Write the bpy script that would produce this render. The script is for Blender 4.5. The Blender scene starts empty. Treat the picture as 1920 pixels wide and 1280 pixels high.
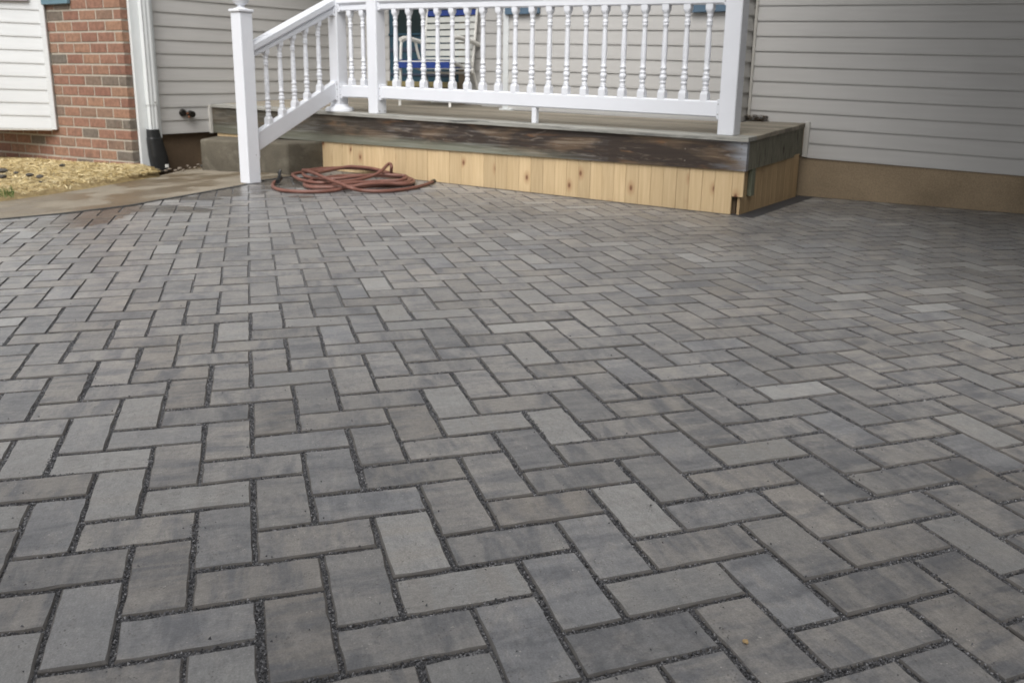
import bpy, bmesh, math, random
import numpy as np
from mathutils import Matrix, Vector

random.seed(7)
rng = np.random.default_rng(7)
scene = bpy.context.scene

# ------------------------------------------------------------------ camera
PITCH, ROLL, CAM_H = 0.2325, 0.0146, 0.8016
F_PX, CX, CY = 1578.88, 960.0, 516.5          # lens in pixels of the 1920x1280 photograph

def cam_axes(pitch, roll, yaw=0.0):
    cy, sy = math.cos(yaw), math.sin(yaw)
    f = np.array([sy*math.cos(pitch), cy*math.cos(pitch), -math.sin(pitch)])
    r = np.array([cy, -sy, 0.0]); u = np.cross(r, f)
    c, s = math.cos(roll), math.sin(roll)
    return c*r + s*u, -s*r + c*u, f

CR, CU, CF = cam_axes(PITCH, ROLL)
CO = np.array([0.0, 0.0, CAM_H])
cam_data = bpy.data.cameras.new('camera')
cam = bpy.data.objects.new('camera', cam_data)
scene.collection.objects.link(cam)
scene.camera = cam
cam.matrix_world = Matrix(((CR[0], CU[0], -CF[0], 0), (CR[1], CU[1], -CF[1], 0), (CR[2], CU[2], -CF[2], CAM_H), (0, 0, 0, 1)))
cam_data.sensor_width = 22.3
cam_data.lens = F_PX/1920*22.3
cam_data.shift_y = -(640-CY)/1920
cam_data.clip_start = 0.05
cam_data.clip_end = 500
cam_data.dof.use_dof = True
cam_data.dof.focus_distance = 1.75
cam_data.dof.aperture_fstop = 4.5

# ------------------------------------------------------------------ light
SUN_EL, SUN_AZ = math.radians(52), math.radians(-168)     # azimuth clockwise from +Y: behind the camera's left shoulder
world = bpy.data.worlds.new('World'); scene.world = world
world.use_nodes = True
wn, wl = world.node_tree.nodes, world.node_tree.links
bg = wn['Background']
sky = wn.new('ShaderNodeTexSky'); sky.sky_type = 'NISHITA'; sky.sun_disc = False
sky.sun_elevation = SUN_EL; sky.sun_rotation = SUN_AZ
sky.dust_density = 4.0; sky.air_density = 1.0; sky.ozone_density = 1.0
hs = wn.new('ShaderNodeHueSaturation'); hs.inputs['Saturation'].default_value = 0.14
wl.new(sky.outputs[0], hs.inputs['Color']); wl.new(hs.outputs[0], bg.inputs['Color'])
bg.inputs['Strength'].default_value = 0.11
sun_data = bpy.data.lights.new('sun', 'SUN'); sun = bpy.data.objects.new('sun', sun_data)
scene.collection.objects.link(sun)
sun_data.energy = 1.5; sun_data.angle = math.radians(50); sun_data.color = (1.0, 0.965, 0.92)
sd = Vector((math.sin(SUN_AZ)*math.cos(SUN_EL), math.cos(SUN_AZ)*math.cos(SUN_EL), math.sin(SUN_EL)))
sun.rotation_euler = sd.to_track_quat('Z', 'Y').to_euler()
sun.location = (0, 0, 20)
vs = scene.view_settings
vs.view_transform = 'Standard'; vs.look = 'None'; vs.gamma = 1.0; vs.use_curve_mapping = False
vs.exposure = 0.72

# ------------------------------------------------------------------ measuring helpers
def ray(p):
    return CF + (p[0]-CX)/F_PX*CR - (p[1]-CY)/F_PX*CU
def gpt(p, z=0.0):
    d = ray(p); return CO + d*(z-CAM_H)/d[2]
def vpt(p, p0, p1):
    n = np.array([p1[1]-p0[1], -(p1[0]-p0[0]), 0.0]); d = ray(p)
    return CO + d*(((p0-CO) @ n)/(d @ n))
TH = math.radians(-36)
E1 = np.array([math.cos(TH), math.sin(TH), 0.0]); E2 = np.array([-E1[1], E1[0], 0.0]); EZ = np.array([0, 0, 1.0])
C0 = np.array([1.387, 5.047, 0.0])            # right front corner of the deck
def W(s, t, z=0.0): return C0 + s*E1 + t*E2 + z*EZ
def fr(X): d = X-C0; return np.array([d @ E1, d @ E2, X[2]])
def on_t(p, t): return fr(vpt(p, W(0, t), W(1, t)))
def on_s(p, s): return fr(vpt(p, W(s, 0), W(s, 1)))

# herringbone lattice (a, b) -> world on the ground, numpy in and out
LP = (1587.4166, 0.3079107, 0.0148608, 0.2997226, 7.3633974, 2.4193532, -10.1361718, -0.1095458)
LR, LU, LF = cam_axes(LP[1], LP[2], LP[3])
LC = np.array([[-1.29, 1.49], [1.16, -.48], [-.73, -6.57], [3.5, -4.08], [.51, -15.79], [2.3, -.65], [1.16, 4.64], [-.34, -5.44]])
def lat_world(ab):
    ab = np.asarray(ab, float).reshape(-1, 2)
    d = np.c_[ab, np.zeros(len(ab))] - np.array([LP[5], LP[6], LP[4]])
    zz = np.maximum(d @ LF, 0.2)
    x = (d @ LR)/zz; y = -(d @ LU)/zz
    m = 1 + LP[7]*np.minimum(x*x+y*y, 0.62)
    px = 960 + LP[0]*x*m; py = 640 + LP[0]*y*m
    u = (np.clip(px, 0, 1920)-960)/960; v = (np.clip(py, 340, 1280)-810)/470
    B = np.stack([u**0, u, v, u*u, u*v, v*v, v**3, u*v*v], 1) @ LC
    px = px + B[:, 0]; py = py + B[:, 1]
    dd = CF + ((px-CX)/F_PX)[:, None]*CR - ((py-CY)/F_PX)[:, None]*CU
    k = -CAM_H/np.minimum(dd[:, 2], -1e-3)
    return (CO + dd*k[:, None])[:, :2], d @ LF

# ------------------------------------------------------------------ object helpers
col = scene.collection
def empty(name, loc, label=None, cat=None, group=None, kind=None):
    o = bpy.data.objects.new(name, None); col.objects.link(o); o.location = tuple(loc); o.empty_display_size = 0.1
    tag(o, label, cat, group, kind); o['_w'] = [float(v) for v in loc]
    return o
def tag(o, label=None, cat=None, group=None, kind=None):
    if label: o['label'] = label
    if cat: o['category'] = cat
    if group: o['group'] = group
    if kind: o['kind'] = kind
    return o
def wloc(o): return np.array(o['_w']) if o is not None else np.zeros(3)

class MB:
    """collects faces (world coordinates) with uv in metres and a tone number; builds ONE mesh object"""
    def __init__(s): s.v = []; s.f = []; s.uv = []; s.tone = []; s.sm = []; s.edge = None
    def face(s, pts, uv=None, tone=0.5, smooth=False):
        i = len(s.v); s.v += [tuple(map(float, p)) for p in pts]; s.f.append(tuple(range(i, i+len(pts))))
        s.uv += uv if uv is not None else [(0.0, 0.0)]*len(pts); s.tone += [tone]*len(pts); s.sm.append(smooth)
    def grid(s, rows, closed=False, smooth=True, tone=0.5):
        i = len(s.v); n = len(rows[0])
        for r in rows: s.v += [tuple(map(float, p)) for p in r]
        m = n if closed else n-1
        for a in range(len(rows)-1):
            for b in range(m):
                c = (b+1) % n
                s.f.append((i+a*n+b, i+a*n+c, i+(a+1)*n+c, i+(a+1)*n+b)); s.sm.append(smooth)
                s.uv += [(b*.02, a*.02), ((b+1)*.02, a*.02), ((b+1)*.02, (a+1)*.02), (b*.02, (a+1)*.02)]; s.tone += [tone]*4
    def box(s, o, ax, ay, az, lx, ly, lz, bev=0.0, tone=0.5, seed=None, grain=0):
        """box from corner o along unit axes; grain 0/1/2 = the axis that carries uv.x"""
        o = np.array(o, float); A = [np.array(a, float) for a in (ax, ay, az)]; Ls = [lx, ly, lz]
        su, sv = seed if seed is not None else (random.uniform(0, 50), random.uniform(0, 50))
        def P(c): return o + c[0]*A[0] + c[1]*A[1] + c[2]*A[2]
        def uvc(c, n):
            rest = [k for k in range(3) if k != n]
            if n == grain: return (su+c[rest[0]]*.3, sv+c[rest[1]])
            other = [k for k in rest if k != grain][0]
            return (su+c[grain], sv+c[other]+0.37*n)
        b = min(bev, min(Ls)*0.45)
        flip = np.dot(np.cross(A[0], A[1]), A[2]) < 0
        def add(cs, n):
            pts = [P(c) for c in cs]; cs2 = cs
            if flip: pts = pts[::-1]; cs2 = cs[::-1]
            s.face(pts, [uvc(c, n) for c in cs2], tone)
        for n in range(3):
            i, j = (n+1) % 3, (n+2) % 3
            for side in (0, 1):
                cs = []
                for (p, q) in ((0, 0), (1, 0), (1, 1), (0, 1)):
                    c = [0, 0, 0]; c[n] = Ls[n] if side else 0
                    c[i] = b + p*(Ls[i]-2*b); c[j] = b + q*(Ls[j]-2*b); cs.append(c)
                if not side: cs = cs[::-1]
                add(cs, n)
        if b > 0:
            for n in range(3):            # bevel strips along axis n
                i, j = (n+1) % 3, (n+2) % 3
                for si in (0, 1):
                    for sj in (0, 1):
                        c1 = [0, 0, 0]; c2 = [0, 0, 0]
                        c1[i] = Ls[i]*si; c1[j] = b if not sj else Ls[j]-b
                        c2[i] = b if not si else Ls[i]-b; c2[j] = Ls[j]*sj
                        q = []
                        for c, e in ((c1, b), (c1, Ls[n]-b), (c2, Ls[n]-b), (c2, b)):
                            cc = list(c); cc[n] = e; q.append(cc)
                        if si == sj: q = q[::-1]
                        add(q[::-1], i)
    def lathe(s, c, prof, ax=(1, 0, 0), ay=(0, 1, 0), n=12, square=None):
        ax = np.array(ax, float); ay = np.array(ay, float); rows = []
        for r, z in prof:
            rows.append([np.array(c)+r*(math.cos(2*math.pi*k/n)*ax+math.sin(2*math.pi*k/n)*ay)+z*EZ for k in range(n)])
        s.grid(rows, closed=True)
    def tube(s, pts, r, n=10, cap=True, tone=0.5):
        pts = [np.array(p, float) for p in pts]; rows = []
        T = [(pts[min(i+1, len(pts)-1)]-pts[max(i-1, 0)]) for i in range(len(pts))]
        T = [t/(np.linalg.norm(t)+1e-9) for t in T]
        ref = np.array([0, 0, 1.0]) if abs(T[0][2]) < 0.9 else np.array([1.0, 0, 0])
        x = np.cross(T[0], ref); x /= np.linalg.norm(x)
        for i, p in enumerate(pts):
            x = x - (x @ T[i])*T[i]; x /= np.linalg.norm(x)+1e-9; y = np.cross(T[i], x)
            rr = r[i] if hasattr(r, '__len__') else r
            rows.append([p+rr*(math.cos(2*math.pi*k/n)*x+math.sin(2*math.pi*k/n)*y) for k in range(n)])
        s.grid(rows, closed=True, tone=tone)
        if cap: s.face(rows[0], None, tone); s.face(rows[-1][::-1], None, tone)
    def build(s, name, m, parent=None, label=None, cat=None, group=None, kind=None):
        V = np.array(s.v); c = (V.min(0)+V.max(0))/2; c[2] = V[:, 2].min()
        me = bpy.data.meshes.new(name); me.from_pydata((V-c).tolist(), [], s.f); me.update()
        uvl = me.uv_layers.new(name='UVMap'); uvl.data.foreach_set('uv', np.array(s.uv, np.float32).ravel())
        at = me.attributes.new('tone', 'FLOAT', 'CORNER'); at.data.foreach_set('value', np.array(s.tone, np.float32))
        me.polygons.foreach_set('use_smooth', np.array(s.sm, bool))
        if s.edge is not None:
            ae = me.attributes.new('edge', 'FLOAT', 'CORNER'); ae.data.foreach_set('value', np.array(s.edge, np.float32))
        bm = bmesh.new(); bm.from_mesh(me)
        bmesh.ops.remove_doubles(bm, verts=bm.verts, dist=1e-5) if len(s.v) < 40000 else None
        bm.to_mesh(me); bm.free()
        me.materials.append(m)
        o = bpy.data.objects.new(name, me); col.objects.link(o)
        o.location = tuple(c-wloc(parent))
        if parent is not None: o.parent = parent
        o['_w'] = [float(x) for x in c]
        return tag(o, label, cat, group, kind)

# ------------------------------------------------------------------ materials
class NT:
    def __init__(s, name):
        s.m = bpy.data.materials.new(name); s.m.use_nodes = True
        s.n = s.m.node_tree.nodes; s.l = s.m.node_tree.links; s.b = s.n['Principled BSDF']
        s.b.inputs['Roughness'].default_value = 0.7
    def new(s, t, **k):
        n = s.n.new(t)
        for a, v in k.items(): setattr(n, a, v)
        return n
    def set(s, sock, v):
        if hasattr(v, 'is_linked') or hasattr(v, 'links'): s.l.new(v, sock)
        else:
            if isinstance(v, tuple) and len(v) == 3 and sock.type == 'RGBA': v = (*v, 1.0)
            sock.default_value = v
    def coord(s, kind='Object', scale=(1, 1, 1), rot=(0, 0, 0)):
        if kind == 'Position': src = s.new('ShaderNodeNewGeometry').outputs['Position']
        else: src = s.new('ShaderNodeTexCoord').outputs[kind]
        mp = s.new('ShaderNodeMapping'); mp.inputs['Scale'].default_value = scale; mp.inputs['Rotation'].default_value = rot
        s.l.new(src, mp.inputs['Vector']); return mp.outputs[0]
    def noise(s, vec, scale=5, detail=4, rough=0.55, dist=0.0):
        n = s.new('ShaderNodeTexNoise'); s.l.new(vec, n.inputs['Vector'])
        n.inputs['Scale'].default_value = scale; n.inputs['Detail'].default_value = detail
        n.inputs['Roughness'].default_value = rough; n.inputs['Distortion'].default_value = dist
        return n.outputs['Fac']
    def vor(s, vec, scale=5, feature='F1', out='Distance', dim='3D'):
        n = s.new('ShaderNodeTexVoronoi', feature=feature, voronoi_dimensions=dim); s.l.new(vec, n.inputs['Vector'])
        n.inputs['Scale'].default_value = scale; return n.outputs[out]
    def ramp(s, fac, stops):
        r = s.new('ShaderNodeValToRGB'); s.l.new(fac, r.inputs[0]); e = r.color_ramp.elements
        while len(e) < len(stops): e.new(0.5)
        for i, (p, c) in enumerate(stops):
            e[i].position = p; e[i].color = (*c, 1) if isinstance(c, tuple) else (c, c, c, 1)
        return r.outputs[0]
    def mix(s, fac, a, b, mode='MIX'):
        n = s.new('ShaderNodeMix', data_type='RGBA', blend_type=mode)
        s.set(n.inputs[0], fac); s.set(n.inputs[6], a); s.set(n.inputs[7], b); return n.outputs[2]
    def math(s, op, a, b=0.0, clamp=False):
        n = s.new('ShaderNodeMath', operation=op); n.use_clamp = clamp
        s.set(n.inputs[0], a); s.set(n.inputs[1], b); return n.outputs[0]
    def attr(s, name):
        n = s.new('ShaderNodeAttribute', attribute_name=name); return n.outputs['Fac']
    def bump(s, h, strength=0.3, dist=0.01, prev=None):
        b = s.new('ShaderNodeBump'); b.inputs['Strength'].default_value = strength; b.inputs['Distance'].default_value = dist
        s.l.new(h, b.inputs['Height'])
        if prev is not None: s.l.new(prev, b.inputs['Normal'])
        return b.outputs[0]
    def out(s, color=None, rough=None, normal=None, spec=None, metal=None):
        for k, v in (('Base Color', color), ('Roughness', rough), ('Normal', normal), ('Specular IOR Level', spec), ('Metallic', metal)):
            if v is not None: s.set(s.b.inputs[k], v)
        return s.m

def sep(t, vec):
    n = t.new('ShaderNodeSeparateXYZ'); t.l.new(vec, n.inputs[0]); return n.outputs

M = {}
def wet_mask(t):
    """damp patches with their own outline near the walk and by the newel"""
    pos = t.new('ShaderNodeNewGeometry').outputs['Position']
    nz = t.noise(t.coord('Position', (1, 1, 1)), 5.0, 4, 0.6)
    nz = t.math('MULTIPLY', t.math('SUBTRACT', nz, 0.5), 1.1)
    total = None
    for (px, rx, ry) in (((165, 408), .20, .50), ((285, 392), .40, .14), ((350, 372), .30, .10), ((425, 362), .28, .22), ((60, 418), .16, .12), ((480, 352), .26, .10), ((568, 369), .10, .06), ((560, 341), .34, .34)):
        g = gpt(px)
        v = t.new('ShaderNodeVectorMath', operation='SUBTRACT'); t.l.new(pos, v.inputs[0]); v.inputs[1].default_value = (g[0], g[1], 0)
        mp = t.new('ShaderNodeMapping'); mp.inputs['Scale'].default_value = (1/rx, 1/ry, 0); t.l.new(v.outputs[0], mp.inputs[0])
        ln = t.new('ShaderNodeVectorMath', operation='LENGTH'); t.l.new(mp.outputs[0], ln.inputs[0])
        k = t.math('ADD', t.math('SUBTRACT', 1.0, ln.outputs['Value']), nz)
        total = k if total is None else t.math('MAXIMUM', total, k)
    return t.math('MULTIPLY', total, 6.0, True)

def paver_mat():
    t = NT('concrete_paver'); uv = t.coord('UV', (1, 1, 1)); tone = t.attr('tone')
    stre = t.noise(t.coord('UV', (20, 4.5, 1)), 1.0, 8, 0.72, 0.3)          # smears across the paver
    blot = t.noise(t.coord('UV', (9, 13, 1)), 1.0, 7, 0.7, 0.4)
    warm = t.ramp(t.math('FRACT', t.math('MULTIPLY', tone, 7.31)), [(0.0, (.215, .202, .188)), (0.3, (.208, .206, .206)), (0.5, (.226, .216, .204)), (0.72, (.176, .180, .190)), (0.9, (.205, .200, .195)), (1.0, (.228, .212, .195))])
    c = t.mix(t.ramp(stre, [(0.44, 0.0), (0.60, 0.92)]), warm, (.112, .116, .127))
    c = t.mix(t.ramp(blot, [(0.50, 0.0), (0.70, 0.7)]), c, (.285, .270, .255))
    pale = t.math('MULTIPLY', t.ramp(t.math('FRACT', t.math('MULTIPLY', tone, 13.7)), [(0.84, 0.0), (0.95, 1.0)]), t.ramp(stre, [(0.40, 0.25), (0.56, 0.95)]))
    c = t.mix(t.math('MULTIPLY', pale, 0.75), c, (.315, .315, .31))
    fine = t.noise(t.coord('UV', (1, 1, 1)), 300, 5, 0.85)
    mott = t.noise(t.coord('UV', (1, 1.6, 1)), 55, 5, 0.75)
    c = t.mix(1.0, c, t.ramp(mott, [(0.32, 0.80), (0.5, 1.0), (0.68, 1.18)]), 'MULTIPLY')
    c = t.mix(t.math('MULTIPLY', 0.5, 1.0), c, t.mix(1.0, c, t.ramp(fine, [(0.35, 0.45), (0.5, 1.0), (0.65, 1.6)]), 'MULTIPLY'))
    pits = t.vor(t.coord('UV', (1, 1, 1)), 120, dim='2D')
    pitn = t.noise(uv, 34, 2, 0.5)
    pit = t.math('MULTIPLY', t.ramp(pits, [(0.10, 1.0), (0.2, 0.0)]), t.ramp(pitn, [(0.58, 0.0), (0.64, 1.0)]))
    c = t.mix(t.math('MULTIPLY', pit, 0.75), c, (.07, .065, .06))
    fleck = t.math('MULTIPLY', t.ramp(t.vor(t.coord('UV', (1, 1, 1)), 90, dim='2D'), [(0.07, 1.0), (0.16, 0.0)]), t.ramp(t.noise(uv, 21, 2), [(0.62, 0.0), (0.68, 1.0)]))
    c = t.mix(t.math('MULTIPLY', fleck, 0.6), c, (.5, .48, .45))
    val = t.ramp(t.math('FRACT', t.math('MULTIPLY', tone, 29.3)), [(0.0, 0.87), (1.0, 1.13)])
    c = t.mix(1.0, c, val, 'MULTIPLY')
    big = t.noise(t.coord('Position', (1, 1, 1)), 1.1, 3, 0.5)
    c = t.mix(1.0, c, t.ramp(big, [(0.35, 0.88), (0.65, 1.1)]), 'MULTIPLY')
    c = t.mix(1.0, c, (1.06, 1.045, 1.02), 'MULTIPLY')
    ed = t.math('MULTIPLY', t.attr('edge'), t.ramp(mott, [(0.3, 0.75), (0.7, 1.0)]))
    c = t.mix(ed, c, (.085, .077, .070))
    wet = wet_mask(t)
    c = t.mix(wet, c, t.mix(1.0, c, (.50, .47, .43), 'MULTIPLY'))
    rough = t.math('SUBTRACT', t.ramp(fine, [(0.3, 0.31), (0.7, 0.47)]), t.math('MULTIPLY', wet, 0.14))
    rough = t.math('ADD', rough, t.math('MULTIPLY', t.attr('edge'), 0.5), True)
    n1 = t.bump(fine, 0.35, 0.0015); n2 = t.bump(t.noise(uv, 60, 3), 0.3, 0.003, n1)
    n3 = t.bump(t.math('MULTIPLY', pit, -1.0), 0.5, 0.002, n2)
    return t.out(c, rough, n3, 0.72)

def simple(name, color, rough=0.6, var=0.12, scale=8, bump=0.1, bscale=60, spec=0.5, coord='Object', metal=None, dirt=None):
    t = NT(name); v = t.coord(coord)
    f = t.noise(v, scale, 4)
    lo = tuple(c*(1-var) for c in color); hi = tuple(min(1, c*(1+var)) for c in color)
    c = t.ramp(f, [(0.3, lo), (0.7, hi)])
    if dirt:
        d = t.noise(t.coord(coord, (1, 1, .35)), dirt[1], 5, 0.65)
        c = t.mix(t.ramp(d, [(dirt[2], 0.0), (dirt[2]+.2, dirt[3])]), c, dirt[0])
    return t.out(c, t.ramp(f, [(0.2, rough*0.9), (0.8, min(1, rough*1.1))]), t.bump(t.noise(v, bscale, 3), bump, 0.004), spec, metal)

def gravel_mat():
    t = NT('dark_joint_grit'); v = t.coord('Position')
    cell = t.vor(v, 330, out='Color'); d = t.vor(v, 330)
    s = sep(t, cell)[0]
    c = t.ramp(s, [(0.0, (.045, .045, .047)), (0.45, (.105, .106, .11)), (0.8, (.17, .17, .175)), (1.0, (.30, .30, .31))])
    return t.out(c, 0.6, t.bump(t.math('MULTIPLY', d, -1.0), 0.8, 0.003), 0.6)
def chip_mat():
    t = NT('grit_chip'); tone = t.attr('tone')
    return t.out(t.ramp(tone, [(0.0, (.025, .025, .028)), (0.5, (.065, .066, .071)), (0.85, (.13, .13, .138)), (1.0, (.30, .30, .31))]), 0.75, None, 0.5)

def weathered_fascia():
    t = NT('weathered_rim_board'); uv = t.new('ShaderNodeTexCoord').outputs['UV']
    s = sep(t, uv)                                                    # x: metres from the right corner (negative), y: height
    gr = t.noise(t.coord('UV', (2.2, 55, 1)), 1.0, 6, 0.65, 0.6)
    blot = t.noise(t.coord('UV', (2.2, 9, 1)), 1.0, 4, 0.5, 0.4)
    rust = t.noise(t.coord('UV', (3.0, 22, 1)), 1.0, 3, 0.5, 0.6)
    c = t.ramp(gr, [(0.30, (.045, .031, .021)), (0.5, (.115, .078, .050)), (0.68, (.22, .17, .115))])
    c = t.mix(t.ramp(blot, [(0.40, 0.0), (0.54, 0.88)]), c, (.026, .019, .016))
    c = t.mix(t.ramp(rust, [(0.62, 0.0), (0.74, 0.6)]), c, (.22, .11, .045))
    pale = t.noise(t.coord('UV', (3.4, 20, 1)), 1.7, 4, 0.6, 1.2)
    c = t.mix(t.ramp(pale, [(0.58, 0.0), (0.74, 0.55)]), c, (.25, .21, .175))
    # greenish grey unstained lower edge, more of it to the left
    low = t.math('SUBTRACT', t.math('ADD', 0.055, t.math('MULTIPLY', s[0], -0.009)), s[1])
    low = t.math('ADD', t.math('MULTIPLY', low, 22.0), t.math('MULTIPLY', t.math('SUBTRACT', gr, 0.5), 1.6))
    low = t.math('MULTIPLY', low, t.ramp(t.math('MULTIPLY', s[0], -0.2), [(0.20, 0.0), (0.42, 1.0)]), True)
    c = t.mix(t.math('MULTIPLY', low, 0.85), c, t.mix(gr, (.13, .135, .10), (.26, .27, .215)))
    lf = t.ramp(t.math('MULTIPLY', s[0], -0.2), [(0.56, 0.0), (0.90, 0.65)])
    c = t.mix(lf, c, t.mix(gr, (.035, .033, .026), (.125, .118, .088)))
    # silvery right end and a pale streak along the top edge
    e = t.math('ADD', t.math('MULTIPLY', t.math('ADD', s[0], 0.16), 6.0), t.math('MULTIPLY', t.math('SUBTRACT', blot, 0.5), 5.0))
    e2 = t.math('SUBTRACT', t.math('MULTIPLY', t.math('ADD', s[0], 0.9), 1.0), t.math('MULTIPLY', t.math('SUBTRACT', 0.20, s[1]), 14.0))
    e2 = t.math('MULTIPLY', e2, t.ramp(t.math('ADD', s[0], 0.95), [(0.0, 0.0), (0.3, 1.0)]))
    e = t.math('MAXIMUM', e, t.math('ADD', e2, t.math('MULTIPLY', t.math('SUBTRACT', gr, 0.5), 1.2)))
    e = t.math('MULTIPLY', e, 1.0, True)
    c = t.mix(t.math('MULTIPLY', e, 0.8), c, t.mix(gr, (.16, .17, .20), (.48, .50, .53)))
    return t.out(c, t.ramp(gr, [(0.3, 0.6), (0.7, 0.85)]), t.bump(gr, 0.5, 0.004), 0.4)

def wood(name, dark, light, stretch=(3, 45, 1), knots=None, stain=None, rough=0.75, tone_amt=0.25):
    t = NT(name); uv = t.coord('UV'); tone = t.attr('tone')
    gr = t.noise(t.coord('UV', stretch), 1.0, 6, 0.6, 0.5)
    c = t.ramp(gr, [(0.3, dark), (0.7, light)])
    c = t.mix(1.0, c, t.ramp(tone, [(0.0, 1-tone_amt), (1.0, 1+tone_amt)]), 'MULTIPLY')
    if knots:
        kv = t.coord('UV', (knots[1], knots[1]*1.7, 1))
        d = t.vor(kv, 1.0, dim='2D'); on = sep(t, t.vor(kv, 1.0, out='Color', dim='2D'))[1]
        kd = t.math('MULTIPLY', t.ramp(d, [(0.04, 1.0), (0.12, 0.0)]), t.ramp(on, [(knots[2], 0.0), (knots[2]+.02, 1.0)]))
        halo = t.math('MULTIPLY', t.ramp(d, [(0.1, 0.6), (0.3, 0.0)]), t.ramp(on, [(knots[2], 0.0), (knots[2]+.02, 1.0)]))
        c = t.mix(halo, c, knots[3]); c = t.mix(kd, c, knots[0])
    if stain:
        sn = t.noise(t.coord('UV', stain[1]), 1.0, 5, 0.65, 0.6)
        c = t.mix(t.ramp(sn, [(stain[2], 0.0), (stain[2]+.14, stain[3])]), c, stain[0])
    return t.out(c, rough, t.bump(gr, 0.35, 0.002), 0.35)

def brick_mat():
    t = NT('brick'); tone = t.attr('tone'); v = t.coord('Position')
    base = t.ramp(t.math('FRACT', t.math('MULTIPLY', tone, 5.77)), [(0.0, (.215, .110, .080)), (0.35, (.250, .138, .098)), (0.62, (.285, .168, .112)), (0.76, (.205, .135, .100)), (0.86, (.160, .130, .105)), (1.0, (.130, .120, .105))])
    f = t.noise(v, 28, 5, 0.65); g = t.noise(v, 9, 3)
    c = t.mix(1.0, base, t.ramp(f, [(0.3, 0.72), (0.7, 1.22)]), 'MULTIPLY')
    c = t.mix(t.ramp(g, [(0.56, 0.0), (0.74, 0.55)]), c, (.13, .085, .065))
    return t.out(c, 0.85, t.bump(f, 0.5, 0.004), 0.3)
def mortar_mat():
    t = NT('mortar'); v = t.coord('Position'); f = t.noise(v, 60, 4)
    return t.out(t.ramp(f, [(0.3, (.34, .31, .26)), (0.7, (.45, .41, .35))]), 0.95, t.bump(f, 0.6, 0.004), 0.2)

def siding_mat(name, color, drip=False):
    t = NT(name); uv = t.coord('UV', (2.0, 40, 1)); n = t.noise(uv, 1.0, 3, 0.5)
    big = t.noise(t.coord('Position'), 1.6, 3)
    c = t.ramp(n, [(0.3, tuple(x*.965 for x in color)), (0.7, tuple(min(1, x*1.03) for x in color))])
    c = t.mix(1.0, c, t.ramp(big, [(0.3, .95), (0.7, 1.04)]), 'MULTIPLY')
    return t.out(c, 0.48, t.bump(t.noise(t.coord('UV', (6, 90, 1)), 1.0, 4), 0.12, 0.0015), 0.4)

def concrete(name, lo, hi, wetc=None, stain=None, rough=0.85, stretch=(1, 1, 1)):
    t = NT(name); v = t.coord('Position'); f = t.noise(v, 3.0, 5, 0.6); g = t.noise(v, 160, 3, 0.7)
    c = t.ramp(f, [(0.3, lo), (0.7, hi)])
    c = t.mix(1.0, c, t.ramp(g, [(0.3, .72), (0.7, 1.25)]), 'MULTIPLY')
    r = rough
    if stain:
        sn = t.noise(t.coord('Position', stain[1]), 1.0, 5, 0.6, 0.4)
        c = t.mix(t.ramp(sn, [(stain[2], 0.0), (stain[2]+.16, stain[3])]), c, stain[0])
    if wetc:
        wn_ = t.noise(v, 2.2, 4, 0.6); w = t.ramp(wn_, [(0.46, 0.0), (0.54, 1.0)])
        c = t.mix(w, c, t.mix(1.0, c, wetc, 'MULTIPLY')); r = t.ramp(w, [(0.0, rough), (1.0, 0.38)])
    return t.out(c, r, t.bump(g, 0.3, 0.002), 0.4)

M['paver'] = paver_mat(); M['grit'] = gravel_mat(); M['chip'] = chip_mat()
M['fascia'] = weathered_fascia()
M['side_rim'] = wood('green_grey_rim_board', (.12, .115, .085), (.26, .25, .19), (60, 8, 1), stain=((.030, .018, .012), (26, 5, 1), .56, .9))
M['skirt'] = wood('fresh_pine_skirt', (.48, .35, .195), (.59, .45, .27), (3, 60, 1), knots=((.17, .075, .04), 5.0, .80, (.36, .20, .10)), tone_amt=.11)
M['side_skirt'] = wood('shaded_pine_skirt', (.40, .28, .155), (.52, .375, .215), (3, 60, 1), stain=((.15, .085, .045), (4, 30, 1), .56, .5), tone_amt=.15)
M['deck'] = wood('weathered_deck_board', (.17, .15, .12), (.30, .27, .215), (3, 70, 1), stain=((.10, .075, .05), (1.4, 14, 1), .56, .6), tone_amt=.2)
M['nosing'] = wood('front_deck_board', (.20, .195, .175), (.38, .375, .345), (3, 70, 1), stain=((.055, .06, .06), (2.2, 20, 1), .54, .85), tone_amt=.1)
M['cleat'] = wood('treated_cleat', (.11, .12, .085), (.19, .20, .145), (3, 60, 1))
M['brick'] = brick_mat(); M['mortar'] = mortar_mat()
M['taupe'] = siding_mat('taupe_vinyl_siding', (.478, .470, .455))
M['cream'] = siding_mat('cream_vinyl_siding', (.59, .61, .62))
M['white'] = simple('white_vinyl', (.715, .735, .78), 0.35, 0.02, 5, 0.03, 40)
M['trim'] = simple('white_trim', (.64, .665, .67), 0.4, 0.04, 4, 0.03, 40, dirt=((.42, .42, .36), 7, .60, .5))
M['taupetrim'] = simple('taupe_trim', (.50, .485, .45), 0.45, 0.03, 4, 0.03)
M['screw'] = simple('screw_head', (.16, .14, .12), 0.5, 0.1)
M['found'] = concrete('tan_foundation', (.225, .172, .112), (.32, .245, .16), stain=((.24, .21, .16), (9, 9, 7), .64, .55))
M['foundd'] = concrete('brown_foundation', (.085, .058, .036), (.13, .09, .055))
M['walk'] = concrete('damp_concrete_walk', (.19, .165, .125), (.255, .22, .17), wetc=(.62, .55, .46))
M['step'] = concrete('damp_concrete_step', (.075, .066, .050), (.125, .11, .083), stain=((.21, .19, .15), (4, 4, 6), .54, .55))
M['soil'] = simple('soil', (.10, .075, .05), 0.95, 0.3, 6, 0.5, 60, 0.2, 'Position')
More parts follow.
